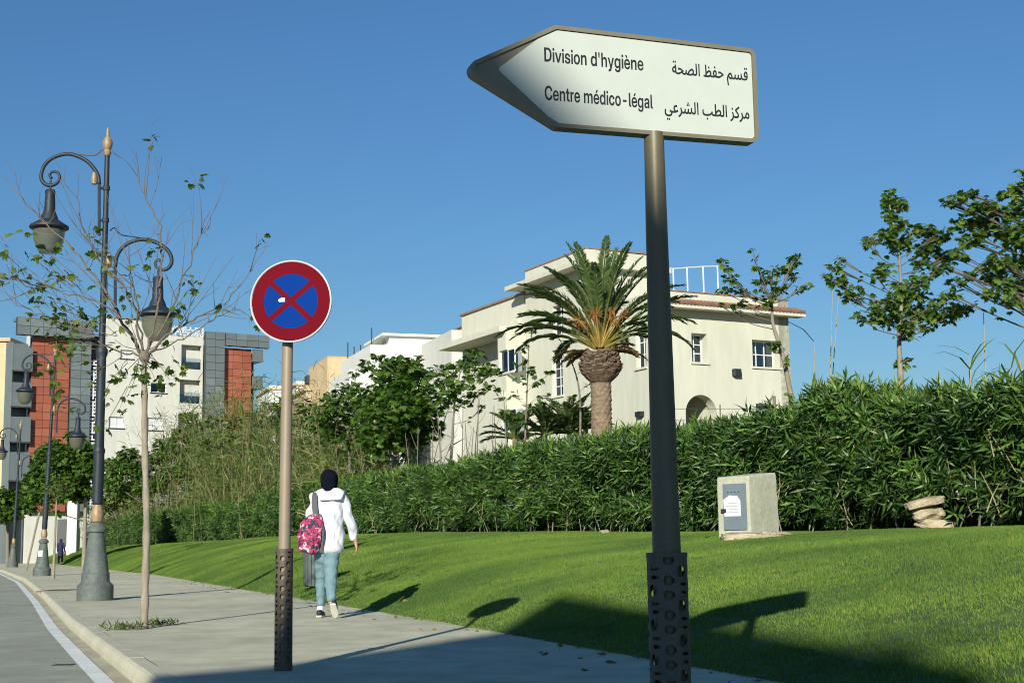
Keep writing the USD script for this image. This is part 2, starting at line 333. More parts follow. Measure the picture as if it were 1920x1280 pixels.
LEAF('oleander_tip', [(0, (.065, .145, .024)), (1, (.15, .24, .042))], .28, .42, .45, inst=.3, patch=.25, pscale=.9)
LEAF('plane_leaf', [(0, (.045, .10, .022)), (.55, (.11, .20, .034)), (1, (.19, .27, .045))], .45)
LEAF('bush_leaf', [(0, (.040, .095, .016)), (.6, (.085, .165, .026)), (1, (.15, .235, .04))], .42)
LEAF('olive_leaf', [(0, (.065, .105, .026)), (.6, (.13, .185, .045)), (1, (.22, .24, .08))], .3)
LEAF('reed_leaf', [(0, (.07, .14, .026)), (.55, (.145, .215, .05)), (.82, (.29, .27, .105)), (1, (.42, .35, .17))], .3)
LEAF('street_leaf', [(0, (.045, .085, .02)), (.6, (.10, .16, .03)), (1, (.19, .23, .045))], .45)
LEAF('palm_leaf', [(0, (.055, .095, .026)), (.6, (.10, .155, .045)), (.82, (.15, .19, .065)), (.9, (.20, .21, .06)), (1, (.30, .25, .06))], .28, .5, .35)
LEAF('palm_dry', [(0, (.16, .10, .05)), (1, (.30, .20, .09))], .25)
LEAF('weed_leaf', [(0, (.05, .09, .02)), (1, (.16, .18, .06))], .3)
LEAF('flower_petal', [(0, (.66, .62, .55)), (.6, (.70, .68, .62)), (1, (.62, .30, .32))], .3)
# ================================================================ ground, road, pavement, lawn
_hx = [150, 200, 236, 306, 400, 461, 540, 645, 700, 850, 1000, 1200, 1400, 1600, 1900, 2200]
_hY = [118, 108, 100, 88, 77, 70, 61, 52, 48, 40, 34, 29, 25, 21.7, 18.2, 15.6]
_hb = [1027, 1024, 1023, 1020, 1015, 1012, 1007, 1003, 1002, 999, 998, 998, 999, 996, 988, 980]
_tx = [150, 236, 306, 377, 461, 554, 645, 700, 829, 910, 1023, 1120, 1217, 1300, 1400, 1462, 1543, 1580, 1629, 1685, 1726, 1767, 1828, 1868, 1920, 2000, 2200]
_ty = [1000, 968, 955, 947, 937, 910, 897, 890, 874, 857, 828, 818, 812, 803, 785, 772, 745, 728, 718, 717, 724, 730, 722, 706, 698, 690, 680]
_B = np.array([at(x, y, Y) for x, Y, y in zip(_hx, _hY, _hb)])[::-1]
_hs, _hq = to_sq(_B); _hz = _B[:, 2]
_Tp = np.array([at(x, y, np.interp(x, _hx, _hY)) for x, y in zip(_tx, _ty)])[::-1]-np.array([0, 0, .16])
_ts, _ = to_sq(_Tp); _tz = _Tp[:, 2]
def qh(s): return np.interp(s, _hs, _hq)                      # hedge foot
def zb(s): return np.interp(s, _hs, _hz)
def zt(s): return np.interp(s, _ts, _tz)
def qe(s): return np.interp(s, [-20, 7.75, 15.7, 50, 69, 99, 125], [4.4, 4.41, 4.5, 4.4, 3.7, 2.4, .4])   # pavement / lawn edge
def qk(s): return np.interp(s, [-60, 6, 11.5, 13.35, 19.5, 30.6, 50, 75.8, 110, 150], [.98, .92, .78, .72, .55, .39, -.02, -1.1, -3.6, -8.1])
def lawn_z(s, q):
    v = np.clip((q-qe(s))/(qh(s)-qe(s)), 0, 1); return .005+(zb(s)-.005)*(1-(1-v)**2.2)
def ground_z(s, q):
    s, q = np.asarray(s, float), np.asarray(q, float)
    t = np.clip((q-qh(s)-.8)/9.5, 0, 1); t = t*t*(3-2*t)
    back = zb(s)+(4.2-zb(s))*t
    return np.where(q < qe(s), 0., np.where(q < qh(s), lawn_z(s, q), back))
def on_ground(x, y, lo=4., hi=140.):
    Ys = np.arange(lo, hi, .04); P = CAM+ray(x, y)[None]*(Ys/ray(x, y)[1])[:, None]
    s, q = to_sq(P); return P[np.argmax(P[:, 2] < ground_z(s, q))]
rng = np.random.default_rng(7)

ss = np.concatenate([np.linspace(-1500, -80, 8), np.arange(-60, 140, 2.), np.geomspace(142, 1800, 16)])
G = []
for s in ss:
    e, h = float(qe(s)), float(qh(s))
    qq = np.concatenate([[-1500, -400, -120, -60, -30, -15, -9.2, e-.03], np.linspace(e+.02, h, 10), h+np.array([.4, .8, 1.5, 2.5, 4, 6, 8, 10.3, 14, 20, 40, 90, 250, 700, 1600])])
    z = ground_z(s, qq); z = np.where(qq < e, -.32, np.where(qq < h, z-.10, z))
    z = z+np.where(qq > h+1, (meshkit.noise(np.stack([qq*.5, qq*0+s*.5, qq*0], -1))-.5)*.25, 0)
    G.append(from_sq(s, qq, z))
put('ground', grid(np.array(G)), 'hill_soil', smooth=True, kind='structure')

sr = np.concatenate([[-60, -30, -10], np.arange(-4, 30, 1.), np.arange(30, 150, 3.)])
put('road', grid(np.array([from_sq(s, np.array([-9., -6, -3, -1.2, qk(s)-.02])-(0 if s < 50 else (s-50)*.03)*np.array([1, 1, 1, .6, 0]), -.13) for s in sr])), 'asphalt', kind='structure')
# painted edge line
L, R = [np.array([onz(x, y, -.13) for x, y in c]) for c in (((162, 1280), (128, 1225), (86, 1161), (50, 1113), (9, 1078)), ((200, 1280), (160, 1227), (105, 1161), (62, 1112), (19, 1080)))]
ls, lq = to_sq(L); rs, rq = to_sq(R); lw = float(np.mean([np.interp(8+10, rs, rq)-np.interp(18, ls, lq), rq[0]-np.interp(rs[0], ls, lq)])); lw = min(max(lw, .12), .22)
_lo, _ro = lq-qk(ls), rq-qk(rs)
edl = lambda s: qk(s)-.255
edr = lambda s: qk(s)-.115
put('edge_line', grid(np.array([from_sq(s, np.array([edl(s), (edl(s)+edr(s))/2, edr(s)]), -.126) for s in sr[1:]])), 'line_paint', kind='structure')
put('gutter', grid(np.array([from_sq(s, np.array([edr(s)+.012+.012*np.sin(s*3.1)*np.sin(s*1.7), qk(s)-.001]), -.1285+np.array([0, .012])) for s in np.arange(2, 110, .5)])), 'gutter_dirt', kind='structure')
put('pavement', grid(np.array([from_sq(s, np.concatenate([[qk(s)+.178], np.linspace(qk(s)+.6, qe(s)-.05, 5), [qe(s)+.06]]), 0.) for s in sr])), 'pavement_concrete', kind='structure')
# kerb stones, one by one
kerb = Th('/World/kerb', np.eye(4)); UsdGeom.Xform.Define(stage, kerb.path); keys(kerb.prim, kind='structure')
prof = np.array([[0, -.2], [.004, -.06], [.03, -.012], [.055, .004], [.172, .004], [.172, -.2]])
def stone(s0, s1, k):
    dz = rng.normal(0, .0015); pts = []
    for s in (s0+.004, s1-.004):
        pts.append(from_sq(s, qk(s)+prof[:, 0]+rng.normal(0, .0015), prof[:, 1]+dz))
    v = np.vstack(pts); n = len(prof); f = []
    for i in range(n):
        j = (i+1) % n; f += [[i, j, n+j], [i, n+j, n+i]]
    for i in range(1, n-1): f += [[0, i+1, i], [n, n+i, n+i+1]]
    return v, np.array(f)
for k, s in enumerate(np.arange(5, 62, 1.)): put('kerb_stone', stone(s, s+1, k), 'kerb_stone', kerb)
far = MB()
for s in np.arange(62, 130, 2.): far.add(*stone(s, s+2, 0))
put('far_kerb_stones', far, 'kerb_stone', kerb, kind='stuff')

# lawn
sl = np.concatenate([np.arange(-8, 40, .6), np.arange(40, 126, 1.5)])
vv = np.linspace(0, 1, 22)**1.3
LP = []
for s in sl:
    q = qe(s)+(qh(s)+.5-qe(s))*vv; z = lawn_z(s, q)+(meshkit.fbm(np.stack([q*.6, q*0+s*.6, q*0], -1), 3)-.5)*.07*np.minimum(1, (q-qe(s))*2)
    LP.append(from_sq(s, q, z))
LP = np.array(LP)
put('lawn', grid(LP), 'lawn_soil', smooth=True, kind='structure')
lawn_tm = trimesh.Trimesh(*grid(LP), process=False)
def lawn_at(s, q):
    return lawn_z(s, q)+(meshkit.fbm(np.stack([q*.6, s*.6, q*0], -1), 3)-.5)*.07*np.minimum(1, (q-qe(s))*2)
# grass: a tuft patch scattered over the lawn
nb = 760; b = np.zeros((nb, 3, 3)); p0 = rng.uniform(-.3, .3, (nb, 2)); an = rng.uniform(0, 2*np.pi, nb); hgt = rng.uniform(.010, .024, nb); ln = rng.uniform(.0, .02, nb); la = rng.uniform(0, 6.3, nb)
wd = rng.uniform(.0035, .0065, nb)
b[:, 0, 0], b[:, 0, 1] = p0[:, 0]-np.cos(an)*wd, p0[:, 1]-np.sin(an)*wd
b[:, 1, 0], b[:, 1, 1] = p0[:, 0]+np.cos(an)*wd, p0[:, 1]+np.sin(an)*wd
b[:, 2, 0], b[:, 2, 1], b[:, 2, 2] = p0[:, 0]+np.cos(la)*ln, p0[:, 1]+np.sin(la)*ln, hgt
b[:, :2, 2] = -.012
pos, nor, sc = [], [], []
for s0, s1, st, k in ((-2, 24, .36, 1.), (24, 60, .55, 1.45), (60, 118, .9, 2.2)):
    for s in np.arange(s0, s1, st):
        for q in np.arange(float(qe(s))+.14*k, float(qh(s))+.3, st):
            S, Q = s+rng.uniform(-.1, .1)*k, q+rng.uniform(-.06, .1)*k
            z = [float(lawn_at(np.array(a), np.array(c))) for a, c in ((S, Q), (S+.1, Q), (S, Q+.1))]
            g = np.array([-(z[1]-z[0])/.1, -(z[2]-z[0])/.1])
            n3 = np.array([U2[0]*g[0]+N2[0]*g[1], U2[1]*g[0]+N2[1]*g[1], 1.])
            pos.append(from_sq(S, Q, z[0])); nor.append(n3); sc.append(k*rng.uniform(.85, 1.15))
pos, nor, sc = np.array(pos), np.array(nor), np.array(sc)
instancer('grass', (b.reshape(-1, 3), np.arange(nb*3).reshape(-1, 3)), 'grass_blade', matrices(pos, nor, rng.uniform(0, 6.3, len(pos)), sc), tone=np.repeat(rng.uniform(0, 1, nb), 3),
          label='short bright green mown grass covering the sloping lawn', cat='grass')

# ================================================================ oleander hedge along the top of the lawn
hedge = thing('oleander_hedge', 'long dark green oleander hedge with a few flowers along the top of the lawn', 'hedge', from_sq(30, qh(30), zb(30)))
def sprig(n, ln, spread, seed):
    r = np.random.default_rng(seed); k = np.arange(n); up = k/n
    pos = np.stack([r.normal(0, .008, n), r.normal(0, .008, n), up*ln*.8], 1)
    yaw = k*2.4+r.normal(0, .3, n); el = spread[0]+(spread[1]-spread[0])*up+r.normal(0, .15, n)
    out = np.stack([np.cos(yaw), np.sin(yaw), np.zeros(n)], 1)
    V, F, T = [], [], []
    for i in range(n):
        v, f, t = leaves(r, pos[i:i+1], ln*.62, LANCE, out[i:i+1], (el[i], el[i]+.01), .2); F.append(f+5*i); V.append(v); T.append(t)
    return np.vstack(V), np.vstack(F), np.hstack(T)
lush, tipv = sprig(15, .26, (-.2, 1.2), 3), sprig(13, .27, (.25, 1.35), 4)
def hedge_points(kind):
    P, D = [], []
    for s in np.arange(1.5, 118, 1.):
        h, Q = float(zt(s)-zb(s)), float(qh(s)); dens = 1. if s < 45 else .62
        d = 1.35 if s < 60 else 1.0
        if kind == 'face':
            n = int(44*dens*h)
            w = rng.uniform(0, 1, n)**.8; S = s+rng.uniform(0, 1, n); bul = (meshkit.noise(np.stack([S*.8, w*2.2, w*0], -1))-.5)*.95
            low = np.clip((w-.02)/.26, 0, 1); gap = meshkit.noise(np.stack([S*.55, w*0, w*0], -1), 5); keep = rng.uniform(0, 1, n) < np.clip(.5+.8*gap, 0, 1)+(1-np.clip(.5+.8*gap, 0, 1))*low
            depth = rng.exponential(.12, n)+.18*(1-low)
            z = zb(S)+.06+w*(h-.16); q = Q-.18-bul*.7+depth+.10*np.cos(w*3)*.6
            P.append(from_sq(S, q, z)[keep]); a = np.stack([rng.normal(0, .5, n), -.75+rng.normal(0, .45, n), .45+w*.35+rng.normal(0, .4, n)], 1)[keep]
        else:
            n = int((40 if kind == 'top' else 26)*d*dens); S = s+rng.uniform(0, 1, n); q = Q-.25+rng.uniform(0, d+.35, n)
            lump = (meshkit.fbm(np.stack([S*1.1, q*1.3, q*0], -1), 3)-.5)*.8
            top = zt(S)-.12+lump-.22*np.clip((np.abs(q-Q-d/2)/(d/2+.2)), 0, 1)**3
            z = top-(rng.exponential(.10, n) if kind == 'top' else rng.exponential(.03, n)); P.append(from_sq(S, q, z))
            a = np.stack([rng.normal(0, .38, n), rng.normal(-.1, .38, n), np.full(n, 1.)], 1)
        D.append(from_sq(a[:, 0], a[:, 1], a[:, 2]))
    return np.vstack(P), np.vstack(D)
for kind, spr, mat, nm in (('face', lush, 'oleander_leaf', 'foliage'), ('top', lush, 'oleander_leaf', 'foliage'), ('tips', tipv, 'oleander_tip', 'shoot_tips')):
    P, D = hedge_points(kind)
    instancer(nm, (spr[0], spr[1]), mat, matrices(P, D, rng.uniform(0, 6.3, len(P)), rng.uniform(.85, 1.6, len(P))), hedge, spr[2], kind='stuff')
core = []
for s in np.arange(1.5, 119, .8):
    Q, z0, h = float(qh(s)), float(zb(s)), float(zt(s)-zb(s)); d = 1.35 if s < 60 else 1.
    j = rng.uniform(-.08, .08, 6)
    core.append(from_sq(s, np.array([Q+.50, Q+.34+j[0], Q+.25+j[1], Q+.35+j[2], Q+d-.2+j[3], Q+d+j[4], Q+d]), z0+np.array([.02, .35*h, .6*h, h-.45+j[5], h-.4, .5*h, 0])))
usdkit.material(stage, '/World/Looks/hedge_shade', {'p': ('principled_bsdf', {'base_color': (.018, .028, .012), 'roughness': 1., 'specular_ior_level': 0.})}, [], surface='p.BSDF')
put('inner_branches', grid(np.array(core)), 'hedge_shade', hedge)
st = MB()
for s in np.concatenate([np.arange(3, 40, .5), np.arange(40, 85, 1.1)]):
    S = s+rng.uniform(-.1, .1); q = float(qh(S))+rng.uniform(-.06, .3); z = float(zb(S))-.05; le = rng.uniform(.45, 1.1)
    a, c = rng.normal(0, .22, 2); st.tube(np.array([from_sq(S, q, z), from_sq(S+a*.5*le, q+c*.4*le, z+le*.55), from_sq(S+a*le, q+c*le, z+le)]), [rng.uniform(.009, .02), .012, .006], 5)
put('stems', st, 'bark_grey', hedge, kind='stuff')
flo = [(1020, 916), (978, 921), (992, 919), (1003, 936), (968, 888), (938, 905), (472, 955), (505, 961), (560, 932), (620, 925), (1625, 905), (1800, 928), (1780, 782), (1788, 790), (365, 838), (896, 873)]
tw_ = MB()
for i in range(200):
    s = rng.uniform(3, 60); w = rng.uniform(.15, .8); h = float(zt(s)-zb(s)); P = from_sq(s, float(qh(s))-.22+rng.uniform(0, .25), float(zb(s))+w*h); d = np.array([rng.normal(0, .5), rng.normal(0, .3)-.1, 1.]); d /= np.linalg.norm(d); ln = rng.uniform(.25, .7); tw_.tube(np.array([P-d*ln/2, P, P+d*ln/2+rng.normal(0, .03, 3)]), [.009, .007, .003], 4)
put('twigs', tw_, 'dry_stem', hedge, kind='stuff')
for i, (x, y) in enumerate(flo[:14]):
    Y = np.interp(x, _hx, _hY)-.35; c = at(x, y, Y); n = 9
    v, f, t = leaves(rng, c+rng.normal(0, .045, (n, 3)), .06, OVAL, None, (-.6, 1.), .3); put('flower', (v, f), 'flower_petal', hedge, tone=np.full(len(v), .95 if i in (1, 2, 4) else .3))
# ================================================================ the cream house behind the hedge
DR = np.array([math.sin(math.radians(62)), math.cos(math.radians(62))])          # along the house's near facade, to the right
HB = at(1480, 640, 60.); HB[2] = 0
k_ = (HB[0]-.1053*HB[1])/(DR[0]-.1053*DR[1]); HA = HB-np.array([DR[0], DR[1], 0])*k_   # corner hidden behind the sign pole
def px_rect(P0, d, x0, y0, x1, y1):
    xm, ym = (x0+x1)/2, (y0+y1)/2
    return on_wall(x0, ym, P0, d)[0], on_wall(xm, y1, P0, d)[1], on_wall(x1, ym, P0, d)[0], on_wall(xm, y0, P0, d)[1]
def wall(name, mat, parent, P0, d, outline, holes=(), thick=.55, out=0., label=None):
    p = Polygon(outline)
    for h in holes: p = p.difference(h)
    m = MB(); m.prism(p, thick, wall_frame(P0, d, out-thick)); return put(name, m, mat, parent, label=label)
def window(parent, P0, d, r, depth=.2, cols=2, rows=3, bars=False, back='curtain', frame_mat='frame_paint', sill=True, fw=.05, sill_mat='cream_plaster', glass='pane_glass', inside=True):
    l0, z0, l1, z1 = r; T = wall_frame(P0, d, -depth)
    fr = MB()
    for a, c in (((l0, z0), (l0+fw, z1)), ((l1-fw, z0), (l1, z1)), ((l0+fw, z0), (l1-fw, z0+fw)), ((l0+fw, z1-fw), (l1-fw, z1))): fr.box([*a, 0], [*c, .06], T)
    f = put('window_frame', fr, frame_mat, parent)
    g = MB(); g.box([l0+fw, z0+fw, .012], [l1-fw, z1-fw, .02], T); put('pane', g, glass, f)
    mu = .022 if not bars else .014
    for c in range(1, cols):
        x = l0+fw+(l1-l0-2*fw)*c/cols; m = MB(); m.box([x-mu, z0+fw, .023], [x+mu, z1-fw, .05], T); put('mullion', m, frame_mat, f)
    for c in range(1, rows):
        z = z0+fw+(z1-z0-2*fw)*c/rows; m = MB(); m.box([l0+fw, z-mu, .024], [l1-fw, z+mu, .047], T); put('glazing_bar', m, frame_mat, f)
    if inside:
        m = MB(); m.box([l0, z0, -.32], [l1, z1, -.30], T); put('curtain', m, back, f)
    if sill:
        m = MB(); m.box([l0-.08, z0-.09, depth-.05], [l1+.08, z0-.003, depth+.07], T); put('sill', m, sill_mat, f)
    return f
house = thing('cream_house', 'cream two storey house with arched porch, tiled eave and taller roof tower behind the palm', 'house', (HA[0], HA[1], 4.2))
L = k_; UL = np.array([-math.sin(math.radians(27)), math.cos(math.radians(27))])   # left facade, towards the street
wA = lambda x, y: on_wall(x, y, HA, DR)
z_eave, z_par, zg = wA(1400, 590)[1], wA(1380, 556)[1], 3.6
r1, r2, r3 = px_rect(HA, DR, 1297, 625, 1326, 679), px_rect(HA, DR, 1411, 638, 1461, 688), px_rect(HA, DR, 1418, 757, 1461, 800)
ar = px_rect(HA, DR, 1286, 740, 1345, 830); cx, rw = (ar[0]+ar[2])/2, (ar[2]-ar[0])/2
arch = unary_union([sbox(ar[0], zg, ar[2], ar[3]-rw), Point(cx, ar[3]-rw).buffer(rw, 24)])
wall('wall', 'cream_plaster', house, HA, DR, [(0, zg), (L, zg), (L, z_par), (0, z_par)], [sbox(*r1), sbox(*r2), sbox(*r3), arch])
for r, c, n in ((r1, 2, 3), (r2, 3, 2), (r3, 2, 2)): window(house, HA, DR, r, .46, c, n, sill=True)
pd = MB(); pd.box([ar[0]-.25, zg, -2.2], [ar[2]+.25, ar[3]+.15, -2.1], wall_frame(HA, DR)); pd.box([ar[2]+.001, zg, -2.1], [ar[2]+.25, ar[3]+.15, -.33], wall_frame(HA, DR)); pd.box([ar[0]-.25, ar[3]+.15, -2.1], [ar[2]+.25, ar[3]+.25, -.33], wall_frame(HA, DR))
put('porch_recess', pd, 'cream_plaster', house)
# left facade towards the street: origin at its far end so that outward is to the street
TL = on_wall(1100, 560, HA, UL)[0]; EL = on_wall(986, 600, HA, UL)[0]     # distances from A along the street
HL = HA+np.array([UL[0], UL[1], 0])*EL
lc = lambda x, y: (EL-on_wall(x, y, HA, UL)[0], on_wall(x, y, HA, UL)[1])
def lrect(x0, y0, x1, y1):
    (a, _), (c, _) = lc(x0, (y0+y1)/2), lc(x1, (y0+y1)/2); xm = (x0+x1)/2
    return a, lc(xm, y1)[1], c, lc(xm, y0)[1]
DL = -UL
z_tow = lc(1085, 471)[1]; z_cor = lc(1010, 530)[1]; lT = EL-TL
w1, w2, w3 = lrect(1035, 655, 1055, 742), lrect(1036, 572, 1056, 628), lrect(1192, 616, 1211, 689)
wall('wall', 'cream_plaster', house, HL, DL, [(0, zg), (EL-.003, zg), (EL-.003, z_par), (lT, z_par), (lT, z_tow), (0, z_tow)], [sbox(*w1), sbox(*w2), sbox(*w3)])
for r, n in ((w1, 5), (w2, 3), (w3, 3)): window(house, HL, DL, r, .22, 2, n)
# tower: the face that looks this way, back and roofs
TP = HA+np.array([UL[0], UL[1], 0])*TL
wall('tower_wall', 'cream_plaster', house, TP+np.array([DR[0], DR[1], 0])*.002, DR, [(.0, z_par-.1), (4.3, z_par-.1), (4.3, z_tow-.05), (0, z_tow)], out=-.004)
wall('tower_wall', 'cream_plaster', house, HL+np.array([*(DR*4.3), 0]), -DR, [(0, zg), (4.3, zg), (4.3, z_tow), (0, z_tow-.05)])
BB = HB-np.array([0, 0, 0]); NB = np.array([-DR[1], DR[0]])
wall('wall', 'cream_plaster', house, HB, NB, [(0, zg), (9., zg), (9., z_par-.1), (0, z_par-.003)], out=-.002)
foot = Polygon([HA[:2]+.3*(DR-DL), HB[:2]-.35*DR+NB*.35, HB[:2]-.35*DR+NB*9, HL[:2]+DR*6.4, HL[:2]+DR*.34+DL*.34])
m = MB(); m.prism(foot, .25, trimesh.transformations.translation_matrix([0, 0, z_par-.75])); put('flat_roof', m, 'white_plaster', house)
tw = Polygon([TP[:2]+.34*DR+.34*UL, TP[:2]+DR*4.25+.34*UL, HL[:2]+DR*4.1-.34*UL, HL[:2]+DR*.34-.34*UL])
m = MB(); m.prism(tw, .2, trimesh.transformations.translation_matrix([0, 0, z_tow-.5])); put('tower_roof', m, 'white_plaster', house)
# coping along the parapets, and the tower's cornice
cp = MB(); cp.box([-.02, z_par+.003, -.36], [L+.04, z_par+.06, .035], wall_frame(HA, DR)); put('coping', cp, 'coping_rust', house)
cp = MB(); cp.box([-.03, z_tow+.003, -.36], [lT+.03, z_tow+.07, .035], wall_frame(HL, DL)); put('coping', cp, 'coping_rust', house)
cp = MB(); cp.box([-.0, z_tow+.006, -.36], [4.3, z_tow+.075, .03], wall_frame(TP, DR)); put('coping', cp, 'coping_rust', house)
co = MB(); co.box([-.75, z_cor-.10, .003], [lT+.45, z_cor+.10, .75], wall_frame(HL, DL)); co.box([-.75, z_cor-.10, -4], [-.003, z_cor+.10, .0], wall_frame(HL, DL))
put('cornice', co, 'cream_plaster', house)
co = MB(); co.box([.003, z_cor-.10, .003], [4.3, z_cor+.10, .45], wall_frame(TP, DR)); put('cornice', co, 'cream_plaster', house)
# tiled eave on the near facade
T = wall_frame(HA, DR); zt0 = wA(1400, 590)[1]
ev = MB(); ev.prism(Polygon([(.004, zt0), (.62, zt0-.02), (.62, zt0+.13), (.004, zt0+.13)]), L+.45, wall_frame(HA, DR) @ frame([.0, 0, 0], [0, 0, 1], [0, 1, 0], [1, 0, 0])); put('eave', ev, 'cream_plaster', house)
tiles = MB()
for i in range(int((L+.5)/.19)):
    x = .05+i*.19; pth = np.array([[x, zt0+.17, .68], [x, zt0+.28, .36], [x, zt0+.40, .01]])
    v, f = tube_arrays(pth, [.075, .07], 6); tiles.add(v, f, T)
tiles.prism(Polygon([(.004, zt0+.132), (.66, zt0+.132), (.66, zt0+.15), (.004, zt0+.38)]), L+.45, wall_frame(HA, DR) @ frame([0, 0, 0], [0, 0, 1], [0, 1, 0], [1, 0, 0]))
put('roof_tiles', tiles, 'terracotta', house, kind='stuff')
lp = px_rect(HA, DR, 1372, 692, 1385, 706); m = MB(); m.box([lp[0], lp[1], .005], [lp[2], lp[3], .22], T, .02); put('wall_lamp', m, 'lamp_iron', house)
vt = lrect(1198, 776, 1208, 781); m = MB(); m.box([vt[0], vt[1], .004], [vt[2], vt[3]+.1, .2], wall_frame(HL, DL)); put('vent_hood', m, 'lamp_iron', house)
# white tube frame standing on the roof
fr = thing('roof_frame', 'thin white metal frame of four posts standing on the flat roof of the cream house', 'frame', (HA[0], HA[1], z_par-.5))
FP = HA+np.array([*(NB*2.2), 0]); fz = [on_wall(x, y, FP, DR) for x, y in ((1262, 503), (1288, 501), (1318, 499), (1345, 498))]
for l_, z_ in fz:
    m = MB(); b0 = np.array([FP[0]+DR[0]*l_, FP[1]+DR[1]*l_, z_par-.5]); m.tube(np.array([b0, b0+[0, 0, z_-z_par+.5]]), .035, 6); put('post', m, 'white_paint', fr)
m = MB(); m.tube(np.array([[FP[0]+DR[0]*l_, FP[1]+DR[1]*l_, z_-.02] for l_, z_ in ((fz[0][0]-.8, fz[0][1]), fz[0], fz[1], fz[2], fz[3])]), .03, 6); put('rail', m, 'white_paint', fr)

# bay with two windows at the far end of the house
def sbx(mb, s0, s1, q0, q1, z0, z1, T=None):
    """a box along the street (or in the frame T): s forwards, q to the right"""
    return mb.box([s0, q0, z0], [s1, q1, z1], frame([0, 0, 0], [*U2, 0], [*N2, 0], [0, 0, 1]) if T is None else T)
def sq_s(x, y, q): return on_wall(x, y, from_sq(0, q), U2)[0]
bay = thing('bay_wing', 'cream wing with flat roof bay windows at the far left end of the palm house', 'house wing', (HL[0], HL[1], 4))
NL = np.array([UL[1], -UL[0]]); TBy = frame([HL[0], HL[1], 0], [*UL, 0], [*NL, 0], [0, 0, 1])
q1 = -1.1; PQ = HL[:2]+NL*q1
sB = lambda x, y: on_wall(x, y, PQ, UL)
s0, s1, sf = .01, sB(934, 700)[0], on_wall(868, 700, HL, UL)[0]
zr, zm = sB(960, 618)[1], sB(960, 737)[1]
Pb = PQ+UL*s1; lb = lambda x, y: (s1-sB(x, y)[0], sB(x, y)[1])
def brect(x0, y0, x1, y1):
    (a, _), (c, _) = lb(x0, (y0+y1)/2), lb(x1, (y0+y1)/2); xm = (x0+x1)/2; return a, lb(xm, y1)[1], c, lb(xm, y0)[1]
b1, b2 = brect(936, 655, 962, 698), brect(940, 767, 965, 808)
wall('wall', 'cream_plaster', bay, Pb, DL, [(0, zg), (s1-s0, zg), (s1-s0, zr), (0, zr)], [sbox(*b1), sbox(*b2)])
for r in (b1, b2): window(bay, Pb, DL, r, .15, 2, 1, glass='pane_glass', back='curtain')
B_ = lambda *a: sbx(MB(), *a, T=TBy)
put('side_wall', B_(s0, s0+.3, q1+.56, -.002, zg, zr), 'cream_plaster', bay); put('side_wall', B_(s1-.3, s1, q1+.56, .3, zg, zr), 'cream_plaster', bay)
put('wall', B_(s1+.003, sf, .0, .3, zg, zr+.8), 'cream_plaster', bay)
put('roof_slab', B_(s0, sf, q1-.35, .7, zr, zr+.28), 'cream_plaster', bay)
put('belt_course', B_(s0+.02, s1+.3, q1-.22, q1-.003, zm-.12, zm+.1), 'cream_plaster', bay)
put('upper_storey', B_(s0+.5, sf+.5, .2, 5, zr+.28, zr+2.0), 'cream_plaster', bay)
put('coping', B_(s0+.4, sf+.6, .1, 5.1, zr+2.003, zr+2.1), 'coping_rust', bay)

# ================================================================ white houses further along the street
def end_house(name, label, x_corner, Y, y_top, mat, width, length, cat='house', zbot=2., roof=None, slab=.0):
    c = at(x_corner, y_top, Y); s, q = to_sq(c); s, q = float(s), float(q)
    t = thing(name, label, cat, from_sq(s, q, zbot)); m = MB(); sbx(m, s, s+length, q, q+width, zbot, c[2]); put('wall', m, mat, t)
    if roof:
        m = MB(); sbx(m, s-slab, s+length+slab, q-slab, q+width+slab, c[2]+.003, c[2]+.12); put('roof', m, roof, t)
    return t, s, q, float(c[2])
wh, s, q, z = end_house('white_house', 'large plain white house with a small overhanging roof room, behind the bushy trees', 694, 92, 646, 'bright_plaster', 7.2, 9)
c = at(730, 630, 93.5); s2, q2 = map(float, to_sq(c)); m = MB(); sbx(m, s2, s2+5, q2, q2+5.2, z+.001, c[2]); put('roof_room', m, 'bright_plaster', wh)
m = MB(); sbx(m, s2-.3, s2+5.2, q2-.55, q2+5.3, c[2]+.002, c[2]+.16); put('roof_slab', m, 'bright_plaster', wh)
m = MB(); sbx(m, s2+1, s2+1.9, q2-.06, q2-.004, c[2]-.75, c[2]-.15); put('window', m, 'curtain', wh)
m = MB(); g = from_sq(s+3, q+.8, z); m.tube(np.array([g, g+[0, 0, 1.6]]), .05, 5); put('antenna', m, 'panel_joint', wh)
wg, s, q, z = end_house('white_house', 'low white wing left of the plain white house, half hidden by leaves', 655, 84, 692, 'bright_plaster', 3.4, 6)
w3h, s, q, z = end_house('cream_house', 'cream block with a small beige roof shed between the white house and the bay', 846, 86, 618, 'white_plaster', 2.6, 7)
c = at(866, 614, 89); s2, q2 = map(float, to_sq(c)); m = MB(); sbx(m, s2, s2+3, q2, q2+2.0, z-.2, c[2]); put('roof_shed', m, 'tan_plaster', w3h)
m = MB(); sbx(m, s2-.1, s2+3.1, q2-.1, q2+2.1, c[2]+.002, c[2]+.1); put('shed_roof', m, 'terracotta', w3h)
m = MB(); sbx(m, s2-.02, s2-.005, q2+.7, q2+1.5, c[2]-.75, c[2]-.4); put('shed_window', m, 'dark_interior', w3h)
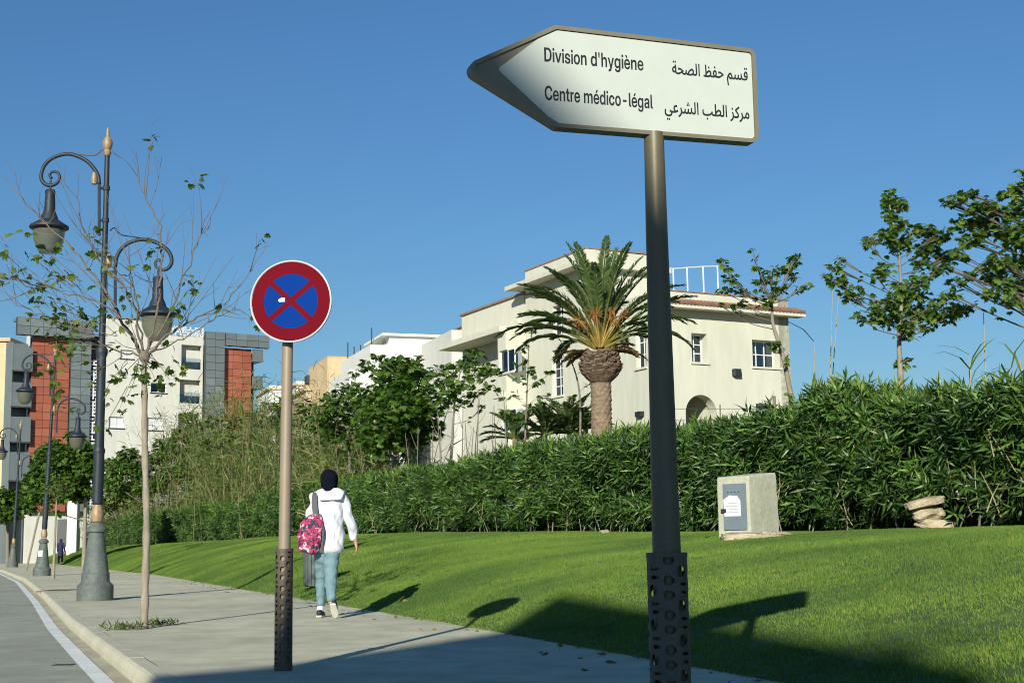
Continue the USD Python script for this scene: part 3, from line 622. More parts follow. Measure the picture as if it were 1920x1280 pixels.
# long cream house along the street, ochre block, lower pink houses beyond
c = at(697, 655, 97); s, q = map(float, to_sq(c)); s9 = sq_s(640, 690, q); t = thing('cream_house', 'long cream house with pink upper wall running along the street behind the leaves', 'house', from_sq(s, q, 2))
m = MB(); sbx(m, s, s9, q, q+8, 2, c[2]-1.9); put('wall', m, 'pink_plaster', t); m = MB(); sbx(m, s, s9, q-.25, q+8, c[2]-1.9+.002, c[2]-.9); put('parapet', m, 'cream_plaster', t)
m = MB(); sbx(m, s+.1, s9-.1, q-.05, q+8, c[2]-.9+.002, c[2]-.75); put('coping', m, 'coping_rust', t)
for i in range(4):
    a = s+(s9-s)*(i+.35)/4; m = MB(); sbx(m, a, a+1.3, q-.05, q-.003, c[2]-4.0, c[2]-2.4); put('window', m, 'dark_interior', t)
for x, y, h in ((652, 655, 2.0), (664, 652, 1.5), (676, 648, 1.7)):
    g = at(x, 672, 104); m = MB(); m.tube(np.array([g-[0, 0, .6], g+[0, 0, h*.6]]), .05, 5); put('antenna', m, 'panel_joint', t)
oc, s, q, z = end_house('ochre_house', 'ochre block house above the pink terraces, nearest the no stopping disc', 614, 112, 670, 'ochre_plaster', 6, 8, roof='tan_plaster')
for i, (x, Y, y, w, mt, lab) in enumerate(((574, 118, 722, 8, 'pink_plaster', 'pink terrace house with dark roof tank beside the sign pole'), (545, 126, 741, 9, 'pink_plaster', 'lowest pink terrace house right of the grey sign pole'),
        (556, 140, 714, 6, 'bright_plaster', 'small white house just right of the thin sign pole'), (505, 145, 722, 8, 'bright_plaster', 'distant white house between the apartment block and the sign pole'))):
    t, s, q, z = end_house('terrace_house', lab, x, Y, y, mt, w, 8)
    for j in range(2):
        m = MB(); sbx(m, s-.03, s-.004, q+1+j*2.6, q+2.2+j*2.6, z-2.6, z-1.2); put('window', m, 'dark_interior', t)
    m = MB(); sbx(m, s-.15, s+8, q-.25, q+w+.1, z-.45, z-.3); put('ledge', m, 'tan_plaster', t)
    if i == 0:
        m = MB(); sbx(m, s+1, s+2.4, q+.3, q+2.6, z+.3, z+1.0); put('roof_tank', m, 'panel_joint', t)
bh = thing('beige_building', 'tall beige building cut by the left edge of the picture', 'building', at(0, 1000, 150)*[1, 1, 0])
c = at(16, 640, 150); m = MB(); m.box([c[0]-14, c[1], 0], [c[0], c[1]+12, c[2]]); put('wall', m, 'ochre_plaster', bh)
m = MB(); m.box([c[0]-14.3, c[1]-.3, c[2]+.002], [c[0]+.3, c[1]+12.3, c[2]+.4]); put('cornice', m, 'tan_plaster', bh)
for i in range(5):
    m = MB(); m.box([c[0]-2.3, c[1]-.04, c[2]-2.8-i*3.2], [c[0]-1.3, c[1]-.003, c[2]-1.3-i*3.2]); put('window', m, 'dark_interior', bh)

# ================================================================ grey and red apartment block
DA = np.array([math.sin(math.radians(55)), math.cos(math.radians(55))]); PA = at(20, 800, 110.); PA[2] = 0
ap = thing('apartment_building', 'apartment block with red and grey cladding panels round a white middle', 'building', (PA[0], PA[1], 0))
ac = lambda x, y: on_wall(x, y, PA, DA)
lx = lambda x, y=720: ac(x, y)[0]
ZT, TA = 19.25, wall_frame(PA, DA)
def abox(name, mat, x0, x1, z0, z1, d0, d1, parent=ap, label=None, kind=None, px=True):
    m = MB(); m.box([lx(x0) if px else x0, z0, d0], [lx(x1) if px else x1, z1, d1], TA); return put(name, m, mat, parent, label=label, kind=kind)
zy = lambda x, y: ac(x, y)[1]
abox('core', 'white_plaster', 62, 415, 0, 18.2, -2.2, -.6)
def cladding(x0, x1, z0, z1, cols, ph, depth, mats, nm):
    """panels of one clad face, each its own piece with a joint round it"""
    l0, l1 = lx(x0), lx(x1); rows = max(1, round((z1-z0)/ph)); w, h = (l1-l0)/cols, (z1-z0)/rows
    back = abox(nm+'_face', 'panel_joint', l0+.02, l1-.02, z0, z1, depth-.5, depth-.04, px=False)
    for i in range(cols):
        for j in range(rows):
            m = MB(); m.box([l0+i*w+.018, z0+j*h+.018, depth-.038], [l0+(i+1)*w-.018, z0+(j+1)*h-.018, depth+rng.uniform(0, .012)], TA)
            put('panel', m, mats[int(rng.uniform() < .35)], back)
zlow = 4.
RED, GREY = ('red_panel', 'red_panel_pale'), ('grey_panel', 'grey_panel_pale')
cladding(57.5, 129.5, zlow, zy(90, 634), 3, .66, .0, RED, 'red_cladding')
cladding(130.5, 168, zlow, zy(150, 634), 2, .66, .25, GREY, 'grey_cladding')
cladding(24, 169, zy(90, 633), ZT, 6, .66, .75, GREY, 'grey_band')
cladding(381, 416, zlow, ZT, 2, .66, .55, GREY, 'grey_cladding')
cladding(417, 500, zy(450, 651), ZT, 4, .66, .55, GREY, 'grey_band')
cladding(419, 471, zlow, zy(445, 653), 3, .62, .0, RED, 'red_cladding')
abox('roof', 'grey_panel', 24.5, 180, ZT-.3, ZT-.1, -.6, .2); abox('roof', 'grey_panel', 382, 498, ZT-.3, ZT-.1, -2.4, .02)
abox('shadow_gap', 'panel_joint', 416.4, 418.8, zlow, zy(445, 653), -.5, -.02)
# balconies at both ends
for y0, y1 in ((652, 695), (718, 762), (782, 828), (848, 900)):
    z1, z0 = zy(40, y0), zy(40, y1); b_ = abox('balcony', 'grey_panel', 21, 57, z0, z1, .35, .45)
    abox('balcony_floor', 'panel_joint', 19, 57, z0-.12, z0-.004, -1.0, .5, b_)
    abox('balcony_side', 'grey_panel', 19, 20.6, z0, z1, -.9, .448, b_)
abox('recess_wall', 'grey_panel', 24, 58, 0, ZT-1.9, -1.3, -1.05)
abox('corner_pier', 'grey_panel_pale', 13, 20.5, 0, ZT-2.0, -.6, .30)
for i, y in enumerate((655, 705, 775)):
    z = zy(480, y); b_ = abox('balcony', 'grey_panel', 471.5, 491, z-.9, z-.05, .1, .2); abox('balcony_floor', 'grey_panel', 471.5, 491, z-1.1, z-.904, -3, .3, b_)
abox('recess_wall', 'dark_interior', 471.3, 486, 0, ZT-1.4, -3, -1.2)
# white middle with its openings
WM = [(lx(189), 0), (lx(380), 0), (lx(380), zy(340, 629)), (lx(318), zy(318, 629)), (lx(318), zy(250, 600)), (lx(189), zy(250, 600))]
ops = [px_rect(PA, DA, *r) for r in ((340, 647, 378, 692), (337, 712, 376, 756), (334, 775, 374, 822))]
wins = [px_rect(PA, DA, *r) for r in ((283, 718, 312, 736), (204, 781, 232, 802), (276, 783, 305, 806), (226, 656, 250, 672))]
pm = Polygon(WM)
for r in ops+wins: pm = pm.difference(sbox(*r))
m = MB(); m.prism(pm, .3, wall_frame(PA, DA, -.3)); put('white_wall', m, 'white_plaster', ap)
for r in ops:
    b_ = abox('balcony_recess', 'white_plaster', r[0]-.05, r[2]+.05, r[1]-.1, r[3]+.1, -1.9, -1.7, px=False)
    abox('balcony_door', 'curtain', r[0]+.1, r[0]+1.0, r[1]+.05, r[3]-.5, -1.69, -1.65, b_, px=False)
    abox('balcony_glass', 'pane_glass', r[0], r[2]-.05, r[1], r[1]+.95, -.18, -.15, b_, px=False)
    abox('balcony_ceiling', 'curtain', r[0]-.05, r[2]+.05, r[3]+.004, r[3]+.1, -1.69, -.302, b_, px=False)
for i, r in enumerate(wins): window(ap, PA, DA, r, .18, 2, 1, sill=True, back='dark_interior' if i == 0 else 'white_paint', sill_mat='panel_joint', frame_mat='white_paint', fw=.06, glass='pane_glass' if i == 0 else 'white_paint')
abox('parapet_cap', 'coping_rust', 189, 318, zy(250, 600)+.003, zy(250, 600)+.1, -.34, .05)
# pierced white screens: a maze of short bars over a dark void
def lattice(x0, x1, z0, z1, d, cell):
    l0, l1 = lx(x0), lx(x1); n, k = max(3, int((l1-l0)/cell)), int((z1-z0)/cell); c = (l1-l0)/n; mb = MB(); bw = c*.27
    for i in range(n+1):
        for j in range(k+1):
            x, z = l0+i*c, z0+j*c
            if i < n and rng.uniform() < .76: mb.box([x-bw, z-bw, d], [min(x+c+bw, l1+bw), z+bw, d+.1], TA)
            if j < k and rng.uniform() < (.72 if 0 < i < n else .95): mb.box([x-bw, z-bw, d-.003], [x+bw, z+c+bw, d+.097], TA)
    return mb
sc_ = abox('screen_recess', 'panel_joint', 168.3, 188.8, 1, ZT-1, -.6, -.3)
put('pierced_screen', lattice(169, 188, 2, ZT-1.2, -.1, .31), 'white_paint', sc_, kind='stuff')
put('pierced_parapet', lattice(319, 380, zy(350, 629)+.05, zy(350, 613), -.2, .22), 'white_paint', ap, kind='stuff')

# ================================================================ white boundary wall and pillars where the street bends away
bw_ = thing('boundary_wall', 'white boundary wall with pillars at the far end of the street', 'wall', at(70, 1040, 112)*[1, 1, 0])
c0, c1 = at(-30, 1000, 118), at(132, 1000, 112); d2 = (c1-c0)[:2]; Lw = float(np.linalg.norm(d2)); d2 /= Lw
m = MB(); m.box([0, -.2, -.1], [Lw, 1.2, .1], wall_frame(c0, d2)); put('wall', m, 'bright_plaster', bw_)
for x in (10, 40, 62): 
    l_ = on_wall(x, 1000, c0, d2)[0]; zt_ = on_wall(x, 958, c0, d2)[1]; m = MB(); m.box([l_-.45, 0, -.3], [l_+.45, zt_, .3], wall_frame(c0, d2), .03); put('pillar', m, 'bright_plaster', bw_)
for x0, x1 in ((66, 94), (100, 128)):
    a, b2_ = on_wall(x0, 1000, c0, d2)[0], on_wall(x1, 1000, c0, d2)[0]; m = MB(); m.box([a, 1.203, -.05], [b2_, 3.4, .05], wall_frame(c0, d2)); put('fence_panel', m, 'grey_cloth', bw_)
gp = thing('gate_pillar', 'tall sunlit white gate pillar beside the far end of the hedge', 'pillar', at(137, 1035, 104)*[1, 1, 0])
c = at(137, 1000, 104); zt_ = at(137, 925, 104)[2]; m = MB(); m.box([c[0]-.36, c[1]-.36, 0], [c[0]+.36, c[1]+.36, zt_], None, .03); put('shaft', m, 'bright_plaster', gp)
m = MB(); m.box([c[0]-.45, c[1]-.45, zt_+.002], [c[0]+.45, c[1]+.45, zt_+.14], None, .03); put('cap', m, 'coping_rust', gp)

# ================================================================ the house across the road behind us, whose shadow falls over the verge
FX, FY = np.array([math.cos(SUN_AZ), -math.sin(SUN_AZ)])*-1, np.array([math.sin(SUN_AZ), math.cos(SUN_AZ)])   # FY points to the sun
def shade_profile(D0):
    tan = math.tan(SUN_EL); out = []
    for P in [onz(x, y) for x, y in ((281, 1264), (421, 1252), (554, 1242), (637, 1229), (742, 1212), (908, 1190), (962, 1183))]+[on_ground(x, y) for x, y in ((1000, 1145), (1050, 1117), (1100, 1128), (1210, 1157), (1400, 1190), (1480, 1200), (1600, 1225), (1760, 1262))]+[at(1225, 390, 5.7), at(1040, 170, 5.7)]:
        d = D0-P[:2] @ FY; out.append((float(P[:2] @ FX), float(P[2]+d*tan)))
    return np.array(out)
pr = shade_profile(24.)
gh = thing('gabled_house', 'gabled plastered house across the road, out of the picture', 'house', (*(FY*24), 0))
TG = frame(np.array([*(FY*24), 0.]), [*FX, 0], [0, 0, 1], [*FY, 0])
gab = Polygon([(-4.72, -.3), (.78, -.3), (.78, 12.98), (-2.98, 16.15), (-3.15, 15.6), (-3.33, 14.97), (-3.9, 13.9), (-4.05, 13.6), (-4.74, 13.2)])
m = MB(); m.prism(gab, 9, TG); put('wall', m, 'white_plaster', gh)
for i in range(3):
    for j in range(2):
        m = MB(); m.box([-3.9+j*2.2, 2+i*3, -.03], [-2.7+j*2.2, 3.6+i*3, -.003], TG); put('window', m, 'dark_interior', gh)

gt_ = thing('roadside_tree', 'loose leafy tree across the road behind us, out of the picture', 'tree', np.array([*(FY*21+FX*.9), 0.]))
_g = np.random.default_rng(3); _o = np.array([*(FY*21+FX*.9), 0.]); m = MB(); m.tube(np.array([_o, _o+[.1, 0, 6], _o+[0, 0, 11.5]]), [.18, .13, .04], 8); put('trunk', m, 'bark_grey', gt_)
_P = []
for k in range(15):
    c = _o+np.array([*(FX*_g.uniform(-.75, 1.3)), 0])+np.array([*(FY*_g.uniform(-1, 1)), _g.uniform(10.2, 12.5)]); m = MB(); m.tube(np.array([_o+[0, 0, c[2]-1.4], c]), [.04, .015], 5); put('branch', m, 'bark_grey', gt_); _P.append(c+_g.normal(0, .26, (26, 3)))
v, f, tn = leaves(_g, np.vstack(_P), .2); put('crown', (v, f), 'bush_leaf', gt_, tone=tn, kind='stuff')
# ================================================================ trees
def ground_pt(P):
    s, q = to_sq(P); return np.array([P[0], P[1], float(ground_z(s, q))])
def tree(name, label, cat, trunk, Y, r0, r1, clumps, size, per, mat, tmpl=LOBED, bark='bark_grey', spread=.8, seed=1, group=None, lean=0., base_z=None, twig=.012, fill=1., droop=(-.9, .4), to_ground=True, bare=None):
    g = np.random.default_rng(seed)
    pts = [at(x, y, Y+lean*i) for i, (x, y) in enumerate(trunk)]
    if to_ground:
        b = ground_pt(pts[0]); 
        if b[2] < pts[0][2]-.05: pts = [b]+pts
    t = thing(name, label, cat, pts[0], group=group)
    tr = spline(pts, 6); mb = MB(); mb.tube(tr-np.array([0, 0, .06])*(np.arange(len(tr)) == 0)[:, None], np.linspace(r0, r1, len(tr)), 9); trunk_ = put('trunk', mb, bark, t, smooth=True)
    mpp = Y/2640; LV, LF, LT, n0 = [], [], [], 0
    arc = np.concatenate([[0], np.cumsum(np.linalg.norm(np.diff(tr, axis=0), axis=1))])
    for (x, y, r, *k) in clumps:
        dY = g.normal(0, spread)*.6 if spread else 0; c = at(x, y, Y+np.clip(dY, -1.6*spread, 1.6*spread)); R = r*mpp
        # leave the stem below the clump
        dd = np.linalg.norm(tr-c, axis=1); low = tr[:, 2] < c[2]-.35*dd
        j = int(np.argmin(np.where(low, dd, 1e9))) if low.any() else len(tr)//2
        a = tr[j]; mid = a+(c-a)*.5+np.array([0, 0, -.05*np.linalg.norm(c-a)])+g.normal(0, .04, 3)*np.linalg.norm(c-a)
        rb = float(np.interp(arc[j], [0, arc[-1]], [r0, r1]))*.36; pth = spline([a, mid, c], 5)
        bm = MB(); bm.tube(pth, np.linspace(min(rb, .04), twig*.5, len(pth)), 5)
        n = max(4, int((k[0] if k else 1.)*per*fill*(R/.4)**2))
        d = g.normal(0, 1, (n, 3)); d /= np.linalg.norm(d, axis=1, keepdims=True); P = c+d*R*g.uniform(.15, 1, (n, 1))**.55*np.array([1, 1, .8])
        for q in range(min(6, n//5+1)):
            e = P[g.integers(n)]; bm.tube(spline([pth[int(len(pth)*.6)], (pth[-1]+e)/2+g.normal(0, .03, 3), e], 3), [twig*.7, twig*.3], 4)
        if tmpl is LOBED:
            k_ = max(2, int(.35*n)); w_ = g.uniform(.45, 1, k_); P = np.vstack([P, np.stack([np.interp(w_, np.linspace(0, 1, len(pth)), pth[:, c2]) for c2 in range(3)], 1)+g.normal(0, .05+.10*R, (k_, 3))]); d = np.vstack([d, g.normal(0, 1, (k_, 3))])
        put('branch', bm, 'bark_twig' if bark == 'bark_pale' else bark, t, smooth=False, kind='stuff')
        v, f, tn = leaves(g, P, size, tmpl, d, droop); LV.append(v); LF.append(f+n0); LT.append(tn); n0 += len(v)
    if LV: put('crown', (np.vstack(LV), np.vstack(LF)), mat, t, tone=np.hstack(LT), kind='stuff')
    return t
# young plane tree in the middle right
tree('plane_tree', 'upright young plane tree with tiered leaves standing behind the hedge, tallest right of the house', 'tree', [(1690, 730), (1688, 690), (1686, 640), (1690, 560), (1684, 470), (1668, 385)], 24.5, .065, .015,
     [(1668, 362, 10), (1672, 380, 20), (1690, 383, 14), (1665, 408, 13), (1685, 420, 16), (1660, 440, 22), (1632, 450, 12), (1622, 455, 9), (1690, 455, 22), (1712, 432, 14), (1738, 430, 16), (1760, 440, 22), (1745, 465, 22), (1775, 480, 20), (1730, 490, 16), (1760, 505, 16), (1655, 505, 16), (1645, 520, 12),
      (1690, 540, 16), (1672, 560, 18), (1712, 545, 24), (1725, 525, 16), (1735, 555, 12), (1650, 575, 18), (1690, 585, 22), (1720, 580, 22), (1740, 590, 18), (1775, 585, 30), (1805, 580, 20), (1765, 560, 14), (1640, 590, 16), (1612, 595, 12), (1660, 600, 16), (1700, 610, 16), (1740, 615, 11), (1700, 630, 10),
      (1590, 555, 16), (1570, 530, 18), (1565, 500, 13), (1545, 520, 10), (1572, 488, 8), (1605, 540, 8), (1690, 680, 14, .7), (1705, 672, 8, .6)], .115, 34, 'plane_leaf', bark='bark_pale', spread=.5, seed=11, fill=6.5)
tree('plane_tree', 'wide leafy plane tree reaching in from the right edge of the picture', 'tree', [(2010, 745), (2005, 640), (1990, 520), (1965, 420), (1935, 330)], 23., .10, .02,
     [(1918, 325, 12), (1910, 352, 14), (1890, 362, 14), (1915, 375, 18), (1775, 380, 14), (1795, 375, 18), (1820, 365, 14), (1835, 385, 14), (1855, 390, 16), (1875, 400, 16), (1905, 400, 18), (1805, 420, 20), (1830, 415, 16), (1855, 420, 18), (1885, 430, 18), (1912, 430, 14), (1830, 445, 14), (1812, 450, 16), (1795, 475, 16),
      (1895, 455, 14), (1870, 490, 22), (1890, 500, 24), (1910, 490, 18), (1860, 520, 18), (1880, 535, 18), (1905, 545, 20), (1855, 550, 14), (1900, 565, 14), (1812, 515, 14), (1790, 530, 12), (1835, 505, 10), (1772, 500, 12), (1915, 520, 14), (1780, 550, 14), (1930, 450, 30), (1950, 400, 30), (1960, 520, 35), (1990, 460, 40), (1975, 350, 30)], .125, 30, 'plane_leaf', bark='bark_pale', spread=.5, seed=12, fill=8.)
tree('plane_tree', 'thin leaning plane tree with sparse leaf tufts in front of the house corner', 'tree', [(1487, 775), (1478, 715), (1466, 660), (1450, 610), (1447, 570)], 31., .075, .03,
     [(1355, 490, 9), (1358, 502, 9), (1370, 522, 12), (1380, 545, 11), (1350, 545, 6), (1368, 543, 9), (1412, 470, 6), (1417, 485, 6), (1420, 500, 4), (1490, 485, 11), (1494, 490, 8), (1432, 528, 13), (1445, 512, 12), (1460, 505, 12), (1480, 510, 12), (1490, 520, 8), (1420, 530, 8), (1455, 545, 12), (1470, 540, 9), (1500, 540, 8), (1515, 536, 9), (1440, 555, 9), (1395, 570, 6), (1430, 572, 6), (1352, 573, 7), (1370, 578, 4), (1450, 645, 10), (1458, 655, 6), (1475, 670, 5), (1485, 740, 8), (1490, 750, 7)], .14, 26, 'plane_leaf', bark='bark_pale', spread=.4, seed=13, fill=5.)
# bushy trees before the white houses
tree('bushy_tree', 'dense green bushy tree in the middle before the plain white house', 'tree', [(740, 880), (742, 840), (748, 780), (760, 720)], 50, .13, .03,
     [(700, 745, 40), (735, 715, 36), (770, 700, 30), (745, 680, 22), (790, 735, 40), (760, 770, 48), (705, 795, 46), (735, 820, 40), (790, 790, 40), (770, 830, 26), (715, 700, 20), (690, 685, 15), (810, 760, 28), (705, 668, 10), (760, 690, 22), (725, 680, 14), (775, 675, 14), (790, 700, 20), (760, 740, 44), (725, 760, 44), (745, 800, 44), (695, 820, 30), (800, 810, 30)], .24, 34, 'bush_leaf', spread=1.1, seed=21, twig=.02, fill=1.35)
tree('bushy_tree', 'lighter bushy tree left of the dense one, before the cream house', 'tree', [(655, 890), (655, 850), (650, 790)], 54, .10, .03,
     [(625, 770, 26), (650, 750, 26), (670, 780, 30), (640, 800, 32), (665, 820, 28), (660, 725, 20), (685, 760, 26), (615, 745, 16), (640, 730, 14), (600, 790, 24), (615, 815, 26), (668, 700, 10)], .22, 28, 'bush_leaf', spread=1., seed=22, twig=.02, fill=1.5)
tree('bushy_tree', 'open bushy tree with thin stems before the bay windows, right of the dense one', 'tree', [(845, 880), (848, 830), (852, 760), (862, 700)], 47, .07, .02,
     [(830, 710, 22), (850, 690, 22), (875, 680, 18), (900, 660, 16), (865, 720, 22), (840, 745, 22), (890, 700, 20), (910, 690, 20), (870, 750, 18), (925, 700, 18), (920, 730, 14), (895, 735, 16), (905, 765, 10), (820, 690, 14), (842, 720, 22), (880, 665, 12)], .22, 22, 'bush_leaf', spread=.9, seed=23, twig=.016, fill=1.5)
tree('sapling', 'slender leafy sapling just right of the bay windows', 'sapling', [(985, 830), (987, 760), (990, 690), (992, 640)], 42, .04, .01,
     [(1000, 620, 6), (985, 650, 12), (975, 680, 10), (995, 690, 12), (975, 710, 9), (1010, 715, 10), (960, 740, 10), (1020, 740, 8), (1000, 760, 9), (1030, 700, 6), (965, 780, 16), (945, 775, 12)], .2, 14, 'bush_leaf', spread=.5, seed=24, fill=3.)
tree('sapling', 'bare thin sapling between the sapling with leaves and the palm trunk', 'sapling', [(1088, 830), (1088, 760), (1082, 710), (1064, 660), (1045, 630)], 45, .05, .012, [(1095, 690, 6), (1102, 720, 6), (1072, 745, 5), (1040, 632, 3)], .16, 4, 'bush_leaf', spread=.3, seed=25)
# thin bare stems before the white wall
stem_look = ('leftmost bare stem of those right of the dense bushy tree', 'bare stem second from the left by the dense bushy tree', 'tallest bare stem just right of the dense bushy tree', 'bare stem leaning under the open bushy tree', 'bare stem leaning right beneath the open bushy tree', 'bare stem leaning left beside the open bushy tree trunk', 'very tall bare stem beneath the top of the open bushy tree', 'tall bare stem leaning left before the bay windows', 'bare stem below the left bay window', 'bare stem leaning left below the bay windows', 'bare stem against the dense bushy tree trunk', 'bare stem leaning strongly right before the white wall', 'bare stem right of the bay, nearest the leafy sapling', 'tall bare stem before the upper bay window', 'pale stem beside the grey sign pole, right of it', 'leaning pale stem nearest the grey sign pole', 'pale stem above the walking woman')
for i, (x0, x1, y1) in enumerate(((792, 784, 800), (806, 812, 805), (822, 820, 770), (838, 826, 800), (858, 868, 760), (880, 872, 790), (893, 898, 735), (907, 900, 745), (918, 924, 770), (930, 926, 760), (768, 760, 812), (870, 888, 800), (955, 950, 760), (940, 944, 730), (582, 588, 800), (566, 556, 790), (600, 603, 800))):
    g = np.random.default_rng(40+i); Y = 45+g.uniform(-1.5, 1.5) if x0 > 700 else 62; a = ground_pt(at(x0, 880, Y)); c = at(x1, y1, Y+g.normal(0, .3)); mid = (a+c)/2+g.normal(0, .12, 3)
    t = thing('bare_sapling', stem_look[i], 'bare sapling', a, group='bare saplings behind the hedge')
    m = MB(); p_ = spline([a, mid, c], 5); m.tube(p_, np.linspace(.032, .01, len(p_)), 5); put('stem', m, 'bark_grey', t)
    for k in range(3):
        j = g.integers(4, len(p_)-2); e = p_[j]+np.array([g.normal(0, .35), g.normal(0, .3), g.uniform(.3, .8)]); m = MB(); m.tube(np.array([p_[j], (p_[j]+e)/2+[0, 0, -.05], e]), [.012, .004], 4); put('twig', m, 'bark_grey', t)
# trees along the pavement, far left
tree('street_tree', 'full green street tree beyond the nearest lamp, with a pale trunk', 'tree', [(157, 1063), (159, 1000), (160, 930), (158, 880)], 77., .13, .06,
     [(150, 850, 30), (120, 860, 32), (90, 880, 32), (70, 905, 26), (130, 900, 36), (165, 880, 26), (110, 920, 30), (85, 850, 18), (140, 820, 18), (170, 920, 18), (60, 930, 18), (105, 835, 16), (95, 905, 30), (150, 925, 20)], .30, 36, 'bush_leaf', spread=1.2, seed=31, bark='bark_pale', twig=.03, to_ground=False, fill=2.6)
tree('street_tree', 'small street tree with a thin trunk between the first and second lamps', 'tree', [(100, 1085), (103, 1010), (106, 940)], 45.4, .05, .025, [(108, 925, 14), (95, 915, 12), (120, 910, 14), (112, 900, 12)], .16, 26, 'street_leaf', fill=2.5, spread=.4, seed=32, bark='bark_pale', to_ground=False)
tree('street_tree', 'dark leafy street tree at the left edge of the picture', 'tree', [(14, 1060), (14, 990), (12, 950)], 88., .13, .06, [(12, 945, 24), (35, 935, 24), (50, 950, 18), (-5, 930, 24), (25, 960, 20), (0, 965, 20), (60, 930, 18)], .30, 34, 'bush_leaf', fill=2.2, spread=1., seed=33, twig=.03, to_ground=False)
sk = thing('tree_stake', 'leaning wooden stake beside the second lamp', 'stake', onz(48, 1070)); m = MB(); a = onz(48, 1070); m.tube(np.array([a-[0, 0, .1], at(74, 960, a[1])]), .05, 6); put('pole', m, 'bark_pale', sk)
wood = [(225, 880, 22), (215, 910, 18), (240, 850, 18), (265, 880, 22), (292, 862, 24), (310, 835, 22), (330, 850, 26), (318, 890, 26), (345, 815, 22), (365, 800, 20), (350, 880, 26), (300, 910, 22), (375, 840, 24), (380, 885, 22), (240, 920, 18), (352, 780, 12), (275, 915, 20)]
tree('shrub_thicket', 'mixed green shrubs behind the hedge right of the bare street tree', 'shrub', [(315, 940), (318, 900), (325, 860)], 92, .10, .05, wood, .36, 22, 'bush_leaf', OVAL, fill=3.2, spread=1.6, seed=34, twig=.03)
tree('shrub_thicket', 'olive green shrubs behind the hedge between lamp and bare street tree', 'shrub', [(232, 960), (235, 920), (240, 880)], 104, .10, .05, [(205, 900, 22), (225, 870, 22), (250, 870, 22), (215, 930, 24), (245, 910, 26), (268, 900, 22), (262, 935, 22), (205, 870, 14), (240, 940, 24), (200, 945, 20), (275, 860, 14)], .36, 22, 'olive_leaf', OVAL, fill=3.2, spread=1.6, seed=35, twig=.03)
tree('shrub_thicket', 'green shrubs with pale stems behind the hedge beside the grey sign pole', 'shrub', [(575, 920), (577, 870), (580, 820)], 66, .08, .04, [(555, 790, 22), (580, 775, 24), (600, 800, 22), (560, 830, 26), (590, 840, 26), (615, 850, 24), (570, 760, 16), (600, 765, 16), (550, 860, 22), (628, 815, 18), (640, 850, 20), (665, 865, 22)], .28, 20, 'olive_leaf', OVAL, fill=3., spread=1.2, seed=36, twig=.025)
tree('shrub_thicket', 'green shrubs behind the hedge left of the grey sign pole', 'shrub', [(470, 920), (472, 870), (475, 820)], 76, .08, .04, [(520, 770, 14), (500, 790, 18), (480, 775, 14), (440, 790, 16), (520, 800, 18), (505, 760, 12), (400, 790, 16), (420, 815, 18), (485, 820, 18), (395, 830, 18)], .32, 15, 'olive_leaf', OVAL, fill=3.6, spread=1.4, seed=37, twig=.025)
# cane thicket
def canes(name, label, spots, hgt, n, seed, cat='reeds', leafy=1., mat='reed_leaf', lean=.16, blade=.65):
    g = np.random.default_rng(seed); mb = MB(); P, O = [], []
    c0 = np.mean(spots, 0); t = thing(name, label, cat, ground_pt(c0))
    for i in range(n):
        b = ground_pt(spots[g.integers(len(spots))]+np.array([g.normal(0, .9), g.normal(0, .9), 0])); h = g.uniform(*hgt); l = np.array([g.normal(0, lean), g.normal(0, lean), 1])
        p_ = np.array([b, b+l*h*.5, b+l*h+np.array([l[0], l[1], -.05])*h*.25]); (mb.tube(p_, [.016, .012, .005], 4) if i % 4 == 0 else None)
        k = int(13*leafy); u = g.uniform(.25, 1, k); P.append(b+l*h*u[:, None]+np.array([l[0], l[1], 0])*h*.2*u[:, None]**2); O.append(g.normal(0, 1, (k, 3)))
    put('canes', mb, 'cane_stem', t, kind='stuff')
    v, f, tn = leaves(g, np.vstack(P), blade, STRAP, np.vstack(O), (.0, 1.1)); put('blades', (v, f), mat, t, tone=np.clip(tn*.86+np.repeat(g.normal(0, .12, len(tn)//7), 7), 0, 1), kind='stuff')
    return t
canes('cane_thicket', 'tall tan and green cane thicket behind the hedge left of the grey sign pole', [at(x, 900, Y) for x, Y in ((335, 95), (350, 92), (385, 90), (415, 85), (440, 80), (470, 78), (495, 76), (520, 72), (400, 94), (450, 88))], (4.0, 8.8), 1500, 51)
canes('cane_thicket', 'dry cane thicket with pale stems behind the hedge, around the woman walking', [at(x, 890, Y) for x, Y in ((560, 66), (600, 63), (640, 60), (680, 56), (710, 54))], (2.6, 5.2), 800, 52, leafy=.8)
canes('cane_thicket', 'dry yellow grass bank behind the hedge by the nearest lamp', [at(x, 950, Y) for x, Y in ((205, 112), (225, 110), (250, 106), (280, 102), (310, 98))], (1.6, 3.4), 520, 53, lean=.3)
def reed(label, x, y0, y1, Y, blades, seed, bend=0.):
    g = np.random.default_rng(seed); a, c = ground_pt(at(x, y0, Y)), at(x+bend, y1, Y); t = thing('reed', label, 'reed', a); m = MB(); p_ = spline([a, (a+c)/2+g.normal(0, .05, 3), c], 5); m.tube(p_, np.linspace(.018, .006, len(p_)), 5); put('stem', m, 'dry_stem', t)
    for k in range(blades):
        u = .55+.45*k/max(1, blades-1); P = p_[int(u*(len(p_)-1))]; v, f, tn = leaves(g, P[None], .75, STRAP, g.normal(0, 1, (1, 3)), (.3, 1.2), .25); put('leaf', (v, f), 'reed_leaf', t, tone=tn*.5)
reed('pale leafy reed rising behind the hedge right of the plane trunk', 1818, 740, 665, 23, 16, 61)
reed('reed tips rising behind the hedge at the right edge of the picture', 1896, 730, 690, 20.5, 12, 62)
reed('second reed at the right picture edge, leaning left', 1912, 730, 668, 20.5, 10, 66)
